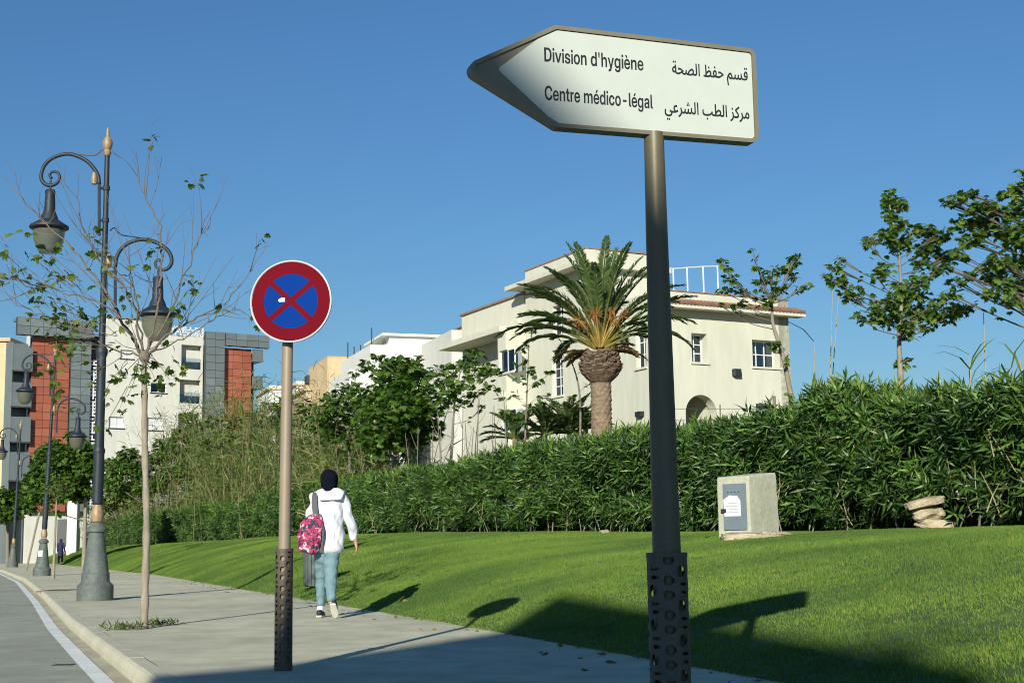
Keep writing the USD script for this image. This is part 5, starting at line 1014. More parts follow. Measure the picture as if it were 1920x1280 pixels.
GL = json.loads('''{"a1":[[[782,-11,782,6,784,15,794,35,812,51,824,57,832,59,843,58,849,53,862,24,868,17,872,16,885,17,890,21,896,46,913,42,910,30,910,23,914,17,919,16,930,17,934,19,937,26,941,47,958,44,955,29,955,22,957,18,964,16,975,17,982,24,981,56,992,57,997,57,998,41,1001,27,1007,19,1015,16,1046,16,1058,19,1063,22,1064,26,1046,25,1039,27,1032,32,1028,41,1028,53,1033,67,1043,78,1052,82,1062,82,1073,77,1080,67,1084,55,1085,33,1080,17,1068,5,1048,-1,1007,0,1000,3,992,11,984,2,974,-1,956,0,950,3,947,7,936,0,915,-1,908,1,901,8,892,1,883,-1,868,-1,858,3,855,6,846,-2,833,-3,821,1,815,5,806,16,804,16,800,5,800,-12,809,-55,795,-59,792,-59,789,-50],[1046,55,1048,44,1054,42,1061,42,1067,44,1066,54,1062,63,1055,65,1049,62],[816,31,825,19,832,16,841,15,845,18,843,28,837,40,834,41,831,41,819,35]],[[1059,102,1060,111,1063,114,1071,115,1076,111,1077,102,1073,97,1065,96]],[[1034,102,1034,108,1036,112,1041,115,1049,114,1053,108,1052,100,1047,96,1038,97]],[[447,1,449,17,468,15,475,25,473,109,490,109,493,46,508,56,520,61,537,62,547,59,556,51,560,43,561,28,558,20,559,17,590,16,582,32,583,47,592,61,606,68,617,68,623,66,629,62,635,55,639,44,639,33,636,24,632,19,633,17,659,16,673,18,688,22,707,31,706,34,689,41,660,41,658,58,661,59,688,59,700,55,723,43,735,42,736,25,724,23,689,5,669,0,637,-1,610,4,591,-1,563,-1,552,1,542,5,530,0,517,-2,471,-2],[600,41,602,28,609,22,618,27,621,34,621,41,615,50,609,51,602,46],[491,17,491,15,510,15,532,19,542,27,543,36,535,44,522,44,504,33]],[[601,89,601,95,603,99,608,102,617,100,620,95,620,89,618,85,613,82,605,83]],[[517,83,517,89,519,93,524,96,533,94,536,89,536,83,534,79,529,76,521,77]],[[376,109,393,109,396,0,379,0]],[[4,31,4,41,6,48,18,62,31,69,45,72,45,84,62,84,65,26,70,18,76,16,89,16,111,20,127,26,136,32,134,35,119,41,90,41,87,58,91,59,117,59,127,56,150,44,156,42,164,42,166,25,157,24,156,22,162,18,170,16,181,16,190,21,194,31,197,46,210,44,213,43,211,23,214,18,220,16,234,34,256,53,276,61,289,61,299,58,310,47,313,36,310,18,318,16,331,16,336,17,340,23,337,109,355,109,358,20,354,9,349,4,339,0,316,-1,295,4,275,-2,236,-3,214,1,202,9,196,3,189,0,167,-1,151,4,140,16,130,10,109,2,91,-1,72,-1,57,4,50,13,29,12,20,14,10,20],[251,28,242,14,263,14,284,18,294,25,295,34,290,42,284,44,271,42],[23,35,32,30,47,31,46,55,29,50,22,41]],[[44,106,45,115,48,118,56,119,61,115,62,106,58,101,50,100]],[[19,106,19,112,21,116,26,119,34,118,38,112,37,104,32,100,23,101]]],"a2":[[[1050,-20,1072,-9,1084,5,1087,13,1087,22,1084,32,1077,46,1092,54,1094,54,1098,46,1106,22,1110,18,1116,16,1126,17,1134,26,1145,48,1152,55,1158,58,1171,59,1181,55,1189,47,1193,39,1195,32,1195,21,1193,14,1185,4,1179,1,1164,0,1152,3,1143,8,1136,2,1126,-1,1113,-1,1103,4,1096,-10,1085,-21,1078,-26,1058,-35,1056,-35],[1158,38,1151,22,1158,19,1171,17,1177,21,1178,28,1175,36,1170,41,1164,42]],[[920,-20,942,-9,954,5,957,14,957,21,954,32,947,46,962,54,967,48,974,27,979,19,986,16,1016,16,1025,19,1027,26,1024,34,993,63,994,74,998,79,1010,87,1044,104,1050,105,1056,93,1056,90,1030,78,1014,68,1036,47,1044,34,1046,27,1046,18,1043,11,1038,6,1027,1,1017,-1,983,-1,973,4,966,-10,955,-21,948,-26,928,-35,926,-35]],[[945,77,945,83,947,87,952,90,961,88,964,83,964,77,962,73,957,70,949,71]],[[857,109,874,109,877,0,860,0]],[[529,24,530,42,533,53,535,55,550,51,547,40,548,27,552,21,564,16,578,14,601,14,626,18,635,21,650,29,656,34,662,43,677,36,675,31,675,23,678,19,688,16,702,16,708,24,705,109,723,109,725,45,750,60,758,62,776,61,784,57,793,45,795,30,791,17,799,16,816,17,821,23,818,109,836,109,839,20,835,9,830,4,824,1,814,-1,796,-1,779,3,774,6,763,2,740,-1,685,-1,675,1,667,5,660,15,647,7,629,1,601,-3,572,-3,554,0,542,5,534,12],[725,18,725,16,741,16,762,19,771,23,776,27,777,35,775,40,767,45,756,44,742,37]],[[587,-30,587,-24,589,-20,594,-17,603,-19,606,-24,605,-32,599,-36,591,-35]],[[456,109,473,109,476,0,459,0]],[[192,-20,214,-9,226,5,229,13,229,22,226,32,219,46,234,54,236,54,240,46,248,22,252,18,258,16,267,16,275,19,280,32,283,46,299,43,297,21,299,18,305,16,317,17,324,27,327,47,333,47,344,45,342,31,343,19,351,16,359,16,365,18,369,26,369,44,367,56,383,58,386,32,391,20,401,16,415,17,420,23,417,109,435,109,438,20,434,9,429,4,413,-1,398,-1,388,2,379,11,372,3,361,-1,342,0,336,3,333,7,327,2,317,-1,297,0,288,7,281,2,270,-1,255,-1,245,4,238,-10,227,-21,206,-33,198,-35]],[[335,76,336,83,341,87,349,86,353,80,352,74,347,70,339,71]],[[324,94,325,101,330,105,338,104,342,98,341,92,336,88,328,89]],[[313,76,314,83,319,87,327,86,331,80,330,74,325,70,317,71]],[[4,-5,4,9,6,19,10,30,14,31,27,26,22,11,22,0,24,-6,33,-14,49,-18,64,-18,82,-14,91,-9,93,-2,88,3,73,9,77,27,106,17,137,17,138,19,131,27,128,35,128,47,132,57,140,65,151,70,169,71,178,69,175,52,159,54,152,51,146,44,146,36,153,26,163,22,186,31,191,17,191,14,186,11,152,1,111,-1,110,-9,107,-16,99,-24,85,-31,65,-35,44,-35,26,-31,18,-27,11,-21,7,-15]],[[57,-61,58,-52,61,-49,69,-48,74,-52,75,-61,71,-66,63,-67]],[[33,-60,35,-51,40,-48,48,-49,52,-55,51,-63,46,-67,37,-66]]],"l1":[[[1174,31,1174,46,1179,61,1186,70,1200,78,1218,79,1232,74,1243,63,1248,51,1249,33,1193,32,1196,21,1202,15,1209,13,1216,13,1222,15,1227,18,1230,24,1248,24,1247,18,1243,11,1232,2,1224,-1,1205,-2,1193,2,1187,6,1180,14],[1193,47,1229,46,1230,47,1226,57,1223,61,1215,64,1208,64,1200,61,1196,57]],[[1091,77,1111,77,1112,68,1122,76,1129,78,1140,78,1149,75,1156,69,1160,62,1162,54,1161,-1,1142,-1,1142,48,1140,55,1136,59,1130,61,1124,61,1116,58,1111,48,1111,0,1091,-1]],[[1004,31,1004,46,1009,61,1016,70,1030,78,1048,79,1062,74,1073,63,1078,51,1079,33,1023,32,1026,21,1032,15,1039,13,1046,13,1052,15,1057,18,1060,24,1078,24,1077,18,1073,11,1062,2,1054,-1,1035,-2,1023,2,1017,6,1010,14],[1026,56,1024,46,1060,47,1056,58,1045,64,1038,64,1030,61]],[[1018,107,1018,109,1037,109,1049,86,1034,86]],[[971,96,972,105,979,110,986,110,990,108,994,102,993,93,986,88,979,88,975,90]],[[973,77,993,77,993,0,973,0]],[[881,31,881,46,885,60,888,65,899,75,908,78,919,78,928,75,936,68,937,76,957,76,957,-5,952,-19,945,-26,933,-31,912,-32,901,-29,894,-25,888,-18,885,-7,903,-7,912,-16,924,-17,933,-13,935,-9,937,-4,937,8,935,9,930,3,920,-1,908,-1,901,1,893,6,887,13],[902,32,904,24,911,17,921,15,930,18,935,25,938,34,938,43,933,56,929,59,921,62,910,60,904,54,902,48]],[[826,1,797,77,818,77,836,23,838,25,855,77,876,77,841,-16,836,-24,827,-30,805,-31,805,-15,819,-14,823,-9]],[[716,109,736,109,736,68,747,76,754,78,765,78,774,75,783,66,787,54,786,-1,767,-1,767,48,765,55,761,59,755,61,749,61,741,58,736,48,736,0,716,-1]],[[681,69,679,109,697,109,695,69]],[[584,30,584,46,586,55,595,70,600,74,610,78,624,78,632,75,640,68,640,109,660,109,660,0,640,0,639,8,633,2,623,-2,611,-2,604,0,591,11,586,21],[605,31,608,21,617,15,625,14,635,18,639,24,642,33,642,43,637,56,626,62,619,62,613,60,608,55,605,48]],[[461,-1,461,77,481,77,482,68,490,75,499,78,510,78,522,73,528,66,532,54,532,0,512,-1,511,52,505,59,500,61,494,61,486,58,481,48,481,0]],[[372,31,372,46,377,61,384,70,391,75,399,78,417,79,430,75,439,68,444,61,448,51,449,31,444,16,436,6,422,-1,404,-2,391,2,385,6,378,14],[393,31,396,21,405,15,413,14,421,17,425,22,429,32,429,44,425,56,421,60,413,63,408,63,400,60,396,56,393,48]],[[339,96,340,105,347,110,354,110,358,108,362,102,361,93,354,88,347,88,343,90]],[[341,77,361,77,361,0,341,0]],[[262,17,262,24,281,24,282,18,286,14,292,12,303,13,309,19,309,23,305,27,275,35,265,44,263,50,264,63,273,74,288,79,302,79,310,77,322,69,326,62,327,53,309,53,308,59,299,65,289,64,283,58,283,54,288,49,317,42,326,35,329,28,329,18,322,6,308,-1,288,-2,277,1,270,5,265,10]],[[228,96,229,105,236,110,243,110,247,108,251,102,250,93,243,88,236,88,232,90]],[[230,77,250,77,250,0,230,0]],[[141,76,162,77,181,23,183,25,200,77,221,77,192,0,169,1]],[[111,96,112,105,119,110,126,110,130,108,134,102,133,93,126,88,119,88,115,90]],[[113,77,133,77,133,0,113,0]],[[9,109,62,108,77,102,91,89,99,70,100,46,94,25,87,15,80,9,71,4,55,0,9,0],[30,18,56,18,66,22,73,29,77,38,79,48,79,61,77,71,71,83,62,89,52,92,31,92]]],"l2":[[[1413,14,1413,109,1433,109,1433,19,1437,15,1443,15,1443,0,1429,0,1422,2,1415,8]],[[1328,17,1329,31,1336,40,1345,44,1370,47,1377,51,1376,59,1367,64,1360,64,1354,62,1350,58,1349,53,1331,53,1332,63,1339,72,1352,78,1372,79,1385,75,1393,68,1397,58,1397,0,1377,0,1376,8,1365,0,1348,-1,1337,3,1331,9],[1347,24,1350,15,1356,13,1364,13,1369,15,1373,17,1377,25,1377,35,1353,31]],[[1239,46,1241,55,1246,65,1259,76,1266,78,1277,78,1286,75,1294,68,1295,76,1315,76,1315,-5,1310,-19,1303,-26,1291,-31,1270,-32,1259,-29,1248,-21,1244,-14,1243,-7,1261,-7,1267,-15,1274,-17,1282,-17,1288,-15,1291,-13,1295,-4,1295,8,1294,9,1288,3,1278,-1,1266,-1,1255,3,1248,9,1242,19,1239,31],[1260,32,1262,23,1271,16,1279,15,1288,18,1293,25,1296,34,1296,43,1291,56,1287,59,1279,62,1268,60,1262,54,1260,48]],[[1156,31,1156,46,1161,61,1168,70,1182,78,1200,79,1214,74,1225,63,1230,51,1231,33,1175,32,1178,21,1184,15,1191,13,1198,13,1204,15,1209,18,1212,24,1230,24,1229,18,1225,11,1214,2,1206,-1,1187,-2,1175,2,1169,6,1162,14],[1178,56,1176,46,1212,47,1208,58,1197,64,1190,64,1182,61]],[[1185,86,1197,109,1217,109,1200,86]],[[1120,14,1120,109,1140,109,1140,19,1144,15,1150,15,1150,0,1136,0,1129,2,1122,8]],[[1039,51,1088,51,1088,35,1039,35]],[[934,31,934,46,939,61,946,70,953,75,961,78,979,79,992,75,1001,68,1006,61,1010,51,1011,31,1006,16,998,6,984,-1,966,-2,953,2,947,6,940,14],[955,31,958,22,963,17,970,14,975,14,983,17,987,22,991,32,991,44,987,56,983,60,975,63,970,63,962,60,958,56,955,48]],[[852,31,852,46,855,57,862,68,873,76,884,79,897,79,905,77,914,72,923,61,926,49,906,49,906,52,901,60,893,63,888,63,880,60,876,56,873,48,873,28,876,21,885,15,893,14,900,17,906,28,925,28,925,21,920,11,914,5,905,0,897,-2,884,-2,871,2,864,7,857,16]],[[819,96,820,105,827,110,834,110,838,108,842,102,841,93,834,88,827,88,823,90]],[[821,0,821,77,841,77,841,0]],[[729,30,729,46,731,55,740,70,745,74,755,78,769,78,777,75,785,68,785,109,805,109,805,0,785,0,784,8,778,2,768,-2,756,-2,749,0,736,11,731,21],[750,31,753,21,762,15,770,14,780,18,784,24,787,33,787,43,782,56,771,62,764,62,758,60,753,55,750,48]],[[646,31,646,46,651,61,658,70,672,78,690,79,704,74,715,63,720,51,721,33,665,32,668,21,674,15,681,13,688,13,694,15,699,18,702,24,720,24,719,18,715,11,704,2,696,-1,677,-2,665,2,659,6,652,14],[668,56,666,46,702,47,698,58,687,64,680,64,672,61]],[[675,86,687,109,707,109,690,86]],[[519,77,538,77,539,67,545,74,556,79,567,79,573,77,584,66,592,75,603,79,613,79,625,74,629,70,634,57,634,0,614,0,614,52,610,60,602,63,592,61,588,57,586,51,586,0,567,0,567,52,563,60,555,63,544,60,539,50,539,0,519,0]],[[392,31,392,46,397,61,404,70,418,78,436,79,450,74,461,63,466,51,467,33,411,32,414,21,420,15,427,13,434,13,440,15,445,18,448,24,466,24,465,18,461,11,450,2,442,-1,423,-2,411,2,405,6,398,14],[414,56,412,46,448,47,444,58,433,64,426,64,418,61]],[[341,77,360,77,361,68,370,76,385,77,385,61,373,61,367,58,361,48,361,0,341,0]],[[280,61,280,77,294,78,294,99,313,99,314,77,330,77,330,61,314,60,314,21,316,17,320,16,330,16,330,0,306,1,297,7,294,14,294,60]],[[200,77,220,77,221,68,231,76,238,78,249,78,258,75,265,69,269,62,271,54,270,-1,251,-1,251,48,249,55,245,59,239,61,233,61,225,58,220,48,220,0,200,-1]],[[113,31,113,46,118,61,125,70,139,78,157,79,171,74,182,63,187,51,188,33,132,32,135,21,141,15,148,13,155,13,161,15,166,18,169,24,187,24,186,18,182,11,171,2,163,-1,144,-2,132,2,126,6,119,14],[135,56,133,46,169,47,165,58,154,64,147,64,139,61]],[[5,45,5,63,9,79,17,93,32,105,49,110,70,109,81,105,91,98,101,84,104,71,83,71,81,79,73,88,62,92,52,92,39,87,33,81,28,70,26,61,26,47,28,38,33,27,45,18,52,16,66,17,73,20,79,26,83,37,104,37,101,24,97,17,90,9,79,2,64,-2,49,-2,37,1,27,6,18,14,13,21,9,29]]]}''')
for k, x0, x1, z0, sy in (('l1', -.485, -.047, 2.808, .060/109), ('l2', -.486, -.010, 2.646, .060/109), ('a1', .083, .436, 2.806, .00049), ('a2', .043, .436, 2.636, .00049)):
    pts = [c for p in GL[k] for c in p[0]]; a, b = min(pts[0::2]), max(pts[0::2]); sx = (x1-x0)/(b-a); mb = MB()
    for p in GL[k]:
        rr = [[(x0+(q[i]-a)*sx, z0+q[i+1]*sy) for i in range(0, len(q), 2)] for q in p]
        g_ = Polygon(rr[0], rr[1:]).buffer(0); g_ = g_.intersection(wh_); mb.prism(g_, .0009, TS @ trimesh.transformations.translation_matrix([0, 0, .0238]))
    put('lettering', mb, 'sign_black', ds, kind='stuff', label={'l1': 'black words Division d\'hygiène', 'l2': 'black words Centre médico-légal', 'a1': 'upper black Arabic words', 'a2': 'lower black Arabic words'}[k])

# ================================================================ concrete meter box, stones, bin
yb = 24.4; cF = on_ground(1407, 1006); yb = float(cF[1]); zb_ = float(cF[2]); eb = thing('meter_box', 'pale concrete meter box with a grey metal door in front of the hedge', 'utility box', cF)
aL, aR = at(1346, 950, yb+.33), at(1461, 950, yb+.42); dl = (aL-cF)[:2]; dr = (aR-cF)[:2]; ztp = at(1407, 889, yb)[2]; ztl = at(1347, 893, yb+.33)[2]; ztr = at(1456, 884, yb+.42)[2]
corners = [cF[:2], cF[:2]+dr, cF[:2]+dr+dl, cF[:2]+dl]; zs = [ztp, ztr, ztr, ztl]; shr = [(0, 0), (-.035, 0), (-.03, -.02), (.0, 0)]
vb = np.array([[*c, zb_-.3] for c in corners]+[[c[0]+s[0], c[1]+s[1], z] for c, z, s in zip(corners, zs, shr)])
cb_ = vb.mean(0); bx_ = m3.Manifold.batch_hull([ball(p+(cb_-p)/np.linalg.norm(cb_-p)*.05, .03) for p in vb]).refine_to_length(.06); v, f, _ = meshkit.arrays(bx_); tmb = trimesh.Trimesh(v, f, process=True)
tmb.vertices += (meshkit.fbm(tmb.vertices*7, 3)[:, None]-.5)*.022*tmb.vertex_normals; put('body', tmb, 'concrete_box', eb, smooth=50)
dn = np.array([dl[0], dl[1], 0]); wl_ = np.linalg.norm(dn); dn /= wl_; nb_ = np.cross(dn, [0, 0, 1.]); nb_ = nb_ if nb_[1] < 0 else -nb_
TB = frame([cF[0], cF[1], 0], dn, [0, 0, 1.], nb_)
z1d, z0d = at(1380, 906, yb+.1)[2], at(1380, 993, yb+.1)[2]
x0d, x1d = wl_*.07, wl_*.80
m = MB(); m.box([x0d, z0d, .006], [x1d, z1d, .028], TB, .004); dg = put('door', m, 'door_grey', eb)
m = MB(); m.box([x1d-.05, z0d+.38*(z1d-z0d), .028], [x1d+.03, z0d+.46*(z1d-z0d), .05], TB); put('latch', m, 'lamp_iron', dg)
m = MB(); 
for k in range(4): m.box([x0d+.10+.06*k, z1d-.13, .0282], [x0d+.13+.06*k, z1d-.115, .0295], TB)
put('vent_slots', m, 'panel_joint', dg, kind='stuff')
pp = Polygon([(x0d+.09, z0d+.20), (x0d+.36, z0d+.20), (x0d+.37, z0d+.44), (x0d+.27, z0d+.50), (x0d+.14, z0d+.49), (x0d+.09, z0d+.42)]); m = MB(); m.prism(pp, .002, TB @ trimesh.transformations.translation_matrix([0, 0, .0285])); nt = put('paper_notice', m, 'paper', eb)
m = MB()
for k in range(4): m.box([x0d+.13, z0d+.25+.045*k, .0306], [x0d+.33-.04*(k % 2), z0d+.257+.045*k, .0312], TB)
put('printed_lines', m, 'grey_cloth', nt, kind='stuff')
def rock(c, size, seed, tilt=0., yaw=0.):
    s = trimesh.creation.icosphere(4); v = np.array(s.vertices); v = np.sign(v)*np.abs(v)**.6; gg = np.random.default_rng(seed)
    for _ in range(12):
        d = gg.normal(0, 1, 3); d /= np.linalg.norm(d); h = v @ d; c_ = gg.uniform(.62, .95); v = v-np.clip(h-c_, 0, None)[:, None]*d*.9
    v *= 1+(meshkit.fbm(v*3+seed*7, 4, seed)[:, None]-.5)*.34; v *= np.array(size)/2
    R = trimesh.transformations.rotation_matrix(yaw, [0, 0, 1]) @ trimesh.transformations.rotation_matrix(-tilt, [0, 1, 0]); return v @ R[:3, :3].T+c, s.faces
cR = on_ground(1425, 1009); m = MB(); m.add(*rock(on_ground(1420, 1010)+[0, .1, .02], (.95, .5, .16), 3)); m.add(*rock(on_ground(1375, 1012)+[0, .1, .01], (.4, .3, .08), 4)); m.add(*rock(on_ground(1455, 1007)+[0, .15, .02], (.5, .4, .12), 5)); put('footing', m, 'rubble', eb, kind='stuff', smooth=True)
yr = 19.3; rk = lambda x, y: at(x, y, yr)
for lab, x, y, w, h, tilt, sd in (('lowest broad stone of the stack before the hedge', 1750, 984, 76, 22, -.06, 1), ('middle rounded stone of the stack before the hedge', 1743, 963, 62, 28, .10, 2), ('topmost tilted flat stone of the stack before the hedge', 1734, 942, 72, 20, .26, 3)):
    c = rk(x, y); v, f = rock(c, (w*yr/2640*1.02, .36, h*yr/2640*1.1), sd, tilt); put('stone', (v, f), 'rock', None, smooth=True, label=lab, cat='stone')
def small_stone(x, y, s, lab, sd):
    c = on_ground(x, y); v, f = rock(c+[0, 0, .02], (s, s*.8, s*.6), sd); put('stone', (v, f), 'rock', None, smooth=True, label=lab, cat='stone')
small_stone(1134, 1000, .2, 'small pale stone lying at the hedge foot left of the dark pole', 9)
bp = on_ground(590, 1102, 20, 50); bn_ = thing('litter_bin', 'dark slatted litter bin on the grass, mostly hidden by the woman walking', 'bin', bp); rb = 20*bp[1]/2640
for k in range(20):
    a = k*2*np.pi/20; o = np.array([np.cos(a), np.sin(a), 0]); T = frame(bp+o*rb, np.array([-o[1], o[0], 0]), [0, 0, 1.], o); m = MB(); m.box([-rb*.14, .04, -.012], [rb*.14, .82, .012], T); put('slat', m, 'bin_slat', bn_)
m = MB(); m.lathe([[.001, .03], [rb-.02, .03], [rb-.02, .8], [rb-.03, .8], [rb-.035, .06], [.001, .06]], 24, center=(bp[0], bp[1], bp[2])); put('liner', m, 'panel_joint', bn_)
m = MB(); m.lathe([[rb-.03, .80], [rb+.015, .80], [rb+.015, .84], [rb-.03, .84]], 24, center=(bp[0], bp[1], bp[2])); put('rim', m, 'bin_slat', bn_)
# patch and drain marks on the road
dp = onz(120, 1246, -.13); m = MB(); m.box([dp[0]-.09, dp[1]-.07, -.129], [dp[0]+.08, dp[1]+.07, -.124]); put('road_cover', m, 'panel_joint', None, label='small dark iron cover set in the road by the edge line', cat='road cover')
pl = onz(113, 1106); m = MB(); m.box([pl[0]-.35, pl[1]-.6, -.02], [pl[0]+.3, pl[1]+.6, .006]); put('soil_patch', m, 'soil', None, label='dark square of soil in the pavement left of the nearest lamp', cat='soil patch')

# ================================================================ the woman walking away
wb = onz(611, 1158); S = 1.0; hh = (1158-886)*wb[1]/2640; K = hh/1.80
wo = thing('person', 'woman in black headscarf, white hooded jacket and teal jeans walking away on the pavement', 'person', wb)
PX = lambda x, y, d=0.: np.array([(x-611)*wb[1]/2640, d*K, (1158-y)*wb[1]/2640])
B = lambda *b: [(p if isinstance(p, np.ndarray) else np.array(p), r*K) for p, r in b]
hipL, hipR = PX(603, 1035, .0), PX(622, 1035, 0.); kneL, kneR = PX(600, 1086, .14), PX(620, 1090, -.02); ankL, ankR = PX(597, 1137, .20), PX(625, 1128, -.22)
shL, shR = PX(593, 935, .0), PX(640, 935, 0.); elL, elR = PX(576, 985, .03), PX(656, 985, .02); wrL, wrR = PX(583, 1010, .22), PX(664, 1019, .10)
neck, head = PX(615, 924, .0), PX(616, 905, .02)
bones = [B((PX(612, 1030), .105), (PX(614, 990), .10)), B((PX(614, 990), .10), (PX(616, 945), .095)), B((shL, .05), (shR, .05)), B((PX(616, 945), .08), (neck, .048)), B((neck, .05), (head+[0, 0, -.05*K], .06)), B((head+[0, -.02, .03], .09), (head+[0, .03, -.02], .085)), B((head+np.array([0, .08, -.05])*K, .045), (head, .07)), B((head+np.array([0, .115, -.01])*K, .013), (head+np.array([0, .09, .02])*K, .02)),
         B((hipL, .09), (kneL, .06)), B((kneL, .058), (ankL, .04)), B((hipR, .09), (kneR, .06)), B((kneR, .058), (ankR, .04)), B((ankL, .036), (ankL+np.array([-.0, .04, -.05])*K, .026)), B((ankR, .036), (ankR+np.array([.01, .02, -.05])*K, .026)),
         B((shL, .055), (elL, .042)), B((elL, .042), (wrL, .026)), B((shR, .055), (elR, .042)), B((elR, .042), (wrR, .030))]
def hand(w, d, s):
    """palm, four bent fingers of unequal length and a thumb on the side"""
    d = d/np.linalg.norm(d); side = np.array([0, 1., 0]); side -= d*(side @ d); side /= np.linalg.norm(side); n_ = np.cross(d, side)*s; out = []
    pal = w+d*.085*K; out.append(B((w, .024), (w+d*.03*K, .026))); out.append([(w+d*.02*K+side*.015*K, .017*K), (w+d*.02*K-side*.012*K, .017*K), (pal+side*.03*K, .013*K), (pal-side*.03*K, .013*K)])
    for i, (o, l) in enumerate(((.031, .062), (.011, .074), (-.010, .07), (-.030, .054))):
        a = pal+side*o*K; b_ = a+(d*.9-n_*.25)*l*.55*K; c_ = b_+(d*.6-n_*.75)*l*.5*K; out += [B((a, .0095), (b_, .0085)), B((b_, .0085), (c_, .007))]
    a = w+d*.03*K+side*.026*K; b_ = a+(d*.55+side*.75-n_*.1)*.04*K; out += [B((a, .013), (b_, .0105)), B((b_, .0105), (b_+(d*.9+side*.1-n_*.3)*.033*K, .008))]
    return out
bones += hand(wrR, PX(669, 1046, .13)-wrR, 1)+hand(wrL, PX(588, 1024, .30)-wrL, -1)
T0 = np.eye(4)
body = put('body', chain(bones, .018, 5), 'skin', wo, local=True, smooth=True)
jk = [B((PX(607, 955, -.0), .135), (PX(623, 955), .135), (PX(606, 1000, .01), .128), (PX(625, 1000, .01), .128)), B((PX(606, 1000, .01), .128), (PX(625, 1000, .01), .128), (PX(605, 1026, .0), .130), (PX(626, 1026, .0), .130)), B((shL+[.0, 0, -.01], .075), (shR+[0, 0, -.01], .075), (PX(607, 955), .12), (PX(623, 955), .12)), B((shL, .075), (neck+[0, 0, -.03], .075), (shR, .075)),
      B((shL, .070), (elL, .058)), B((elL, .058), (wrL+(elL-wrL)*.2, .048)), B((shR, .070), (elR, .060)), B((elR, .060), (wrR+(elR-wrR)*.22, .052))]
J = chain(jk, .02, 5); hz = (1158-1041)*wb[1]/2640; vj = np.array(J.vertices)
low = vj[:, 2] < hz; vj[low, 2] = hz+(vj[low, 2]-hz)*.06
vj += J.vertex_normals*((meshkit.fbm(vj*np.array([11, 11, 6.]), 3)-.5)*.045*K+.012*K*np.sin(vj[:, 2]*26+vj[:, 0]*30)*(np.abs(vj[:, 0]) > .12))[:, None]
J.vertices = vj; jac = put('jacket', J, 'white_cloth', body, local=True, smooth=True)
H = chain([B((PX(600, 931, -.13), .022), (PX(643, 931, -.11), .022), (PX(604, 941, -.15), .020), (PX(640, 940, -.14), .020)), B((PX(598, 929, -.03), .03), (PX(600, 931, -.13), .024), (PX(604, 941, -.15), .018)), B((PX(643, 929, -.03), .03), (PX(643, 931, -.11), .024), (PX(640, 940, -.14), .018)), B((PX(604, 926, -.05), .04), (PX(636, 926, -.05), .04), (PX(616, 934, -.12), .03))], .02, 4); put('hood', H, 'white_cloth', jac, local=True, smooth=True)
TRs = chain([B((PX(606, 1030), .115), (PX(620, 1030), .115)), B((hipL+[0, 0, .03], .108), (hipL+[0, 0, -.08], .098)), B((hipR+[0, 0, .03], .108), (hipR+[0, 0, -.08], .098)), B((hipL, .1), (kneL, .072)), B((kneL, .072), (ankL+[0, 0, .02], .052)), B((hipR, .1), (kneR, .074)), B((kneR, .074), (ankR+[0, 0, .05], .056))], .022, 5)
vt_ = np.array(TRs.vertices); TRs.vertices = vt_+TRs.vertex_normals*((meshkit.fbm(vt_*np.array([14, 14, 18.]), 3)-.5)*.03*K)[:, None]; put('trousers', TRs, 'denim', body, local=True, smooth=True)
hd = chain([B((head+np.array([0, -.015, .025]), .112), (head+np.array([0, .02, -.0]), .112), (head+np.array([-.0, -.02, -.10*K]), .09)), B((head+np.array([-.0, -.02, -.10*K]), .088), (PX(615, 925, -.0), .085), (PX(615, 927, -.04), .075))], .022, 5)
vh = np.array(hd.vertices); hd.vertices = vh+hd.vertex_normals*((meshkit.fbm(vh*16, 3)-.5)*.018)[:, None]; put('headscarf', hd, 'black_cloth', body, local=True, smooth=True)
# shoes: left one flat on the ground, right one rolling off its toe
def shoe(heel, toe, upn, nm):
    d = toe-heel; Ls = np.linalg.norm(d); d /= Ls; s_ = np.cross(d, upn); s_ /= np.linalg.norm(s_); u_ = np.cross(s_, d)
    q = lambda a, b, c: heel+d*a*Ls+s_*b*K+u_*c*K
    up_ = chain([[(q(.12, 0, .048), .036*K), (q(.3, 0, .06), .040*K), (q(.62, 0, .042), .038*K), (q(.92, 0, .032), .030*K)], [(q(.1, 0, .05), .036*K), (q(.16, 0, .085), .033*K)]], .015, 4); sh = put('shoe', up_, 'shoe_dark', body, local=True, smooth=True)
    so = m3.Manifold.batch_hull([ball(q(a, b, .012), .012*K) for a, b in ((.02, .0), (.05, .024), (.05, -.024), (.35, .027), (.35, -.027), (.72, .040), (.72, -.034), (.95, .022), (.95, -.022), (1.03, 0))]); put('sole', so, 'shoe_sole', sh, local=True, smooth=40)
shoe(PX(595, 1156, .13)*[1, 1, 0]+[0, 0, .002], PX(598, 1156, .39)*[1, 1, 0]+[0, 0, .002], np.array([0, 0, 1.]), 'l')
shoe(PX(629, 1132, -.28), PX(631, 1162, -.13)*[1, 1, 0]+[0, 0, .012], np.array([.05, .75, .55]), 'r')
sk_ = MB(); sk_.tube(np.array([PX(597, 1146, .17), PX(597, 1139, .19)]), .043*K, 10); put('sock', sk_, 'white_cloth', body, local=True)
bg = thing('backpack', 'pink, navy and white patterned backpack hanging from the woman\'s left shoulder', 'backpack', wb+PX(586, 1003, -.16))
Bq = chain([[(PX(592, 972, -.17), .045*K), (PX(601, 972, -.14), .04*K), (PX(571, 988, -.17), .045*K), (PX(600, 1000, -.2), .06*K), (PX(571, 1030, -.19), .06*K), (PX(596, 1030, -.19), .06*K), (PX(578, 1000, -.26), .04*K), (PX(590, 1035, -.22), .05*K)]], .025, 5)
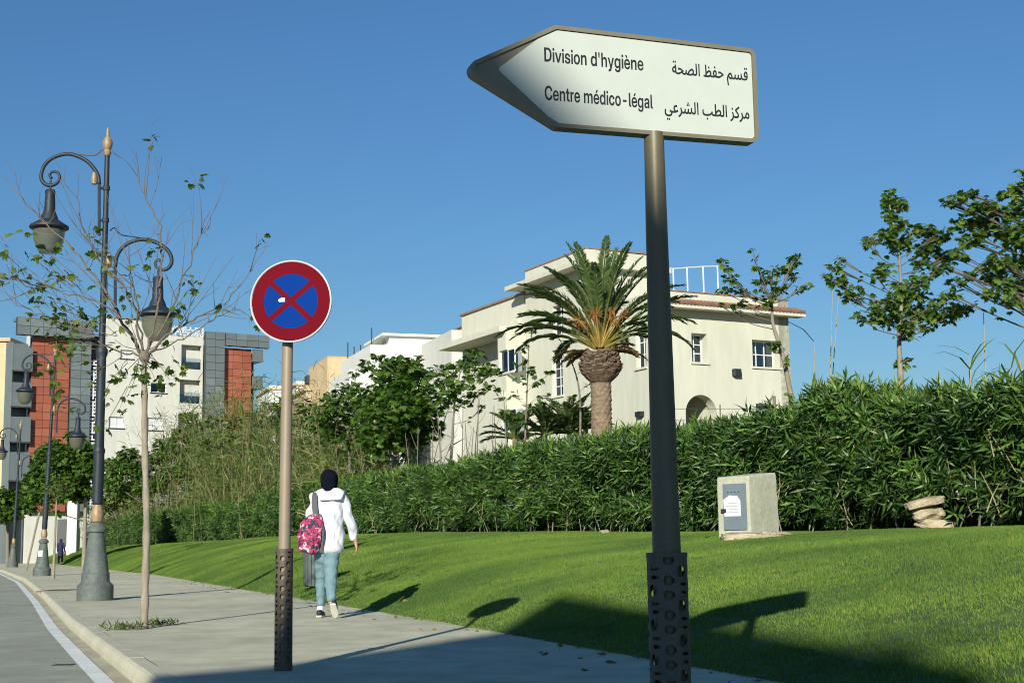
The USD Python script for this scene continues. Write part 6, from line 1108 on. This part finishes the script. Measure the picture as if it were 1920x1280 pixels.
vq = np.array(Bq.vertices)+wb; Bq.vertices = vq+Bq.vertex_normals*((meshkit.fbm(vq*9, 3)-.5)*.04)[:, None]; bag = put('bag', Bq, 'bag_print', bg, smooth=True)
m = MB(); m.add(m3.Manifold.batch_hull([ball(wb+PX(578, 1015, -.265), .03*K), ball(wb+PX(590, 1015, -.265), .03*K), ball(wb+PX(577, 1034, -.25), .03*K), ball(wb+PX(590, 1036, -.25), .03*K)])); put('pocket', m, 'bag_print', bag, smooth=40)
def strap(pts, w):
    P = spline([wb+PX(*p) for p in pts], 5); t = np.gradient(P, axis=0); t /= np.linalg.norm(t, axis=1)[:, None]; s_ = np.tile([[1., 0, -.1]], (len(P), 1)); r_ = np.stack([P-s_*w/2, P+s_*w/2], 1); n_ = np.cross(t, s_); return grid(np.concatenate([r_, (r_+n_[:, None]*.012)[:, ::-1], r_[:, :1]], 1))
put('strap', strap([(596, 975, -.19), (593, 955, -.175), (592, 938, -.13), (592, 928, -.05), (592, 930, .04)], .065*K), 'strap_cloth', bg)
put('side_strap', strap([(602, 970, -.16), (608, 1000, -.19), (605, 1036, -.17)], .035*K), 'strap_cloth', bg)
# ================================================================ people in the distance
def walker(label, x, y, h, coat, legs, head_mat, seed, gap=.12, skirt=False):
    g = np.random.default_rng(seed); b = onz(x, y); t = thing('person', label, 'person', b); k = h/1.7
    J = lambda *p: np.array(p)*k
    bo = [[(J(0, 0, .92), .12*k), (J(0, 0, 1.35), .13*k)], [(J(0, 0, 1.35), .1*k), (J(0, 0, 1.5), .05*k)], [(J(0, .0, 1.5), .05*k), (J(0, .01, 1.58), .085*k)], [(J(0, -.01, 1.6), .095*k), (J(0, .02, 1.6), .085*k)]]
    for s in (-1, 1): bo += [[(J(.08*s, 0, .9), .085*k), (J(.08*s, gap*s*.6, .48), .058*k)], [(J(.08*s, gap*s*.6, .48), .055*k), (J(.08*s, gap*s, .09), .04*k)], [(J(.08*s, gap*s, .07), .04*k), (J(.09*s, gap*s+.14, .035), .03*k)], [(J(.18*s, 0, 1.38), .055*k), (J(.24*s, -.04*s, 1.1), .042*k)], [(J(.24*s, -.04*s, 1.1), .04*k), (J(.24*s, .08, .85), .032*k)], [(J(.24*s, .08, .85), .03*k), (J(.24*s, .11, .75), .035*k)]]
    body = put('body', chain(bo, .05, 3), 'skin', t, local=True, smooth=True)
    co = [[(J(0, 0, .62 if skirt else .82), .17*k), (J(0, 0, 1.36), .155*k)], [(J(-.18, 0, 1.38), .07*k), (J(.18, 0, 1.38), .07*k)]]
    for s in (-1, 1): co += [[(J(.18*s, 0, 1.38), .07*k), (J(.24*s, -.04*s, 1.1), .058*k)], [(J(.24*s, -.04*s, 1.1), .056*k), (J(.24*s, .07, .88), .045*k)]]
    put('coat', chain(co, .05, 3), coat, body, local=True, smooth=True)
    tr_ = [[(J(-.06, 0, .9), .11*k), (J(.06, 0, .9), .11*k)]]
    for s in (-1, 1): tr_ += [[(J(.08*s, 0, .9), .1*k), (J(.08*s, gap*s*.6, .48), .072*k)], [(J(.08*s, gap*s*.6, .48), .07*k), (J(.08*s, gap*s, .1), .055*k)]]
    put('trousers', chain(tr_, .05, 3), legs, body, local=True, smooth=True)
    put('headscarf', chain([[(J(0, -.015, 1.61), .115*k), (J(0, .0, 1.5), .10*k)]], .04, 3), head_mat, body, local=True, smooth=True)
walker('distant person in a dark blue coat walking beyond the nearest lamp', 113, 1057.5, 1.72, 'navy_cloth', 'black_cloth', 'navy_cloth', 1, skirt=True)
walker('distant person in dark grey clothes at the left edge of the picture', 4, 1055, 1.7, 'grey_cloth', 'black_cloth', 'grey_cloth', 2)

# fallen leaves on the pavement edge and the lawn
g = np.random.default_rng(77); P = []
for k in range(170):
    s_ = g.uniform(6, 40); e_ = float(qe(s_)); q_ = e_-abs(g.normal(0, .35))-.02 if k % 3 else g.uniform(e_+.2, float(qh(s_))-.2)
    P.append(from_sq(s_, q_, .012 if q_ < e_ else float(lawn_at(np.array(s_), np.array(q_)))+.03))
v, f, tn = leaves(g, np.array(P), .07, OVAL, None, (-.2, .2)); put('fallen_leaves', (v, f), 'palm_dry', None, tone=tn, label='few dry fallen leaves scattered along the pavement edge and the lawn', cat='leaves', kind='stuff')
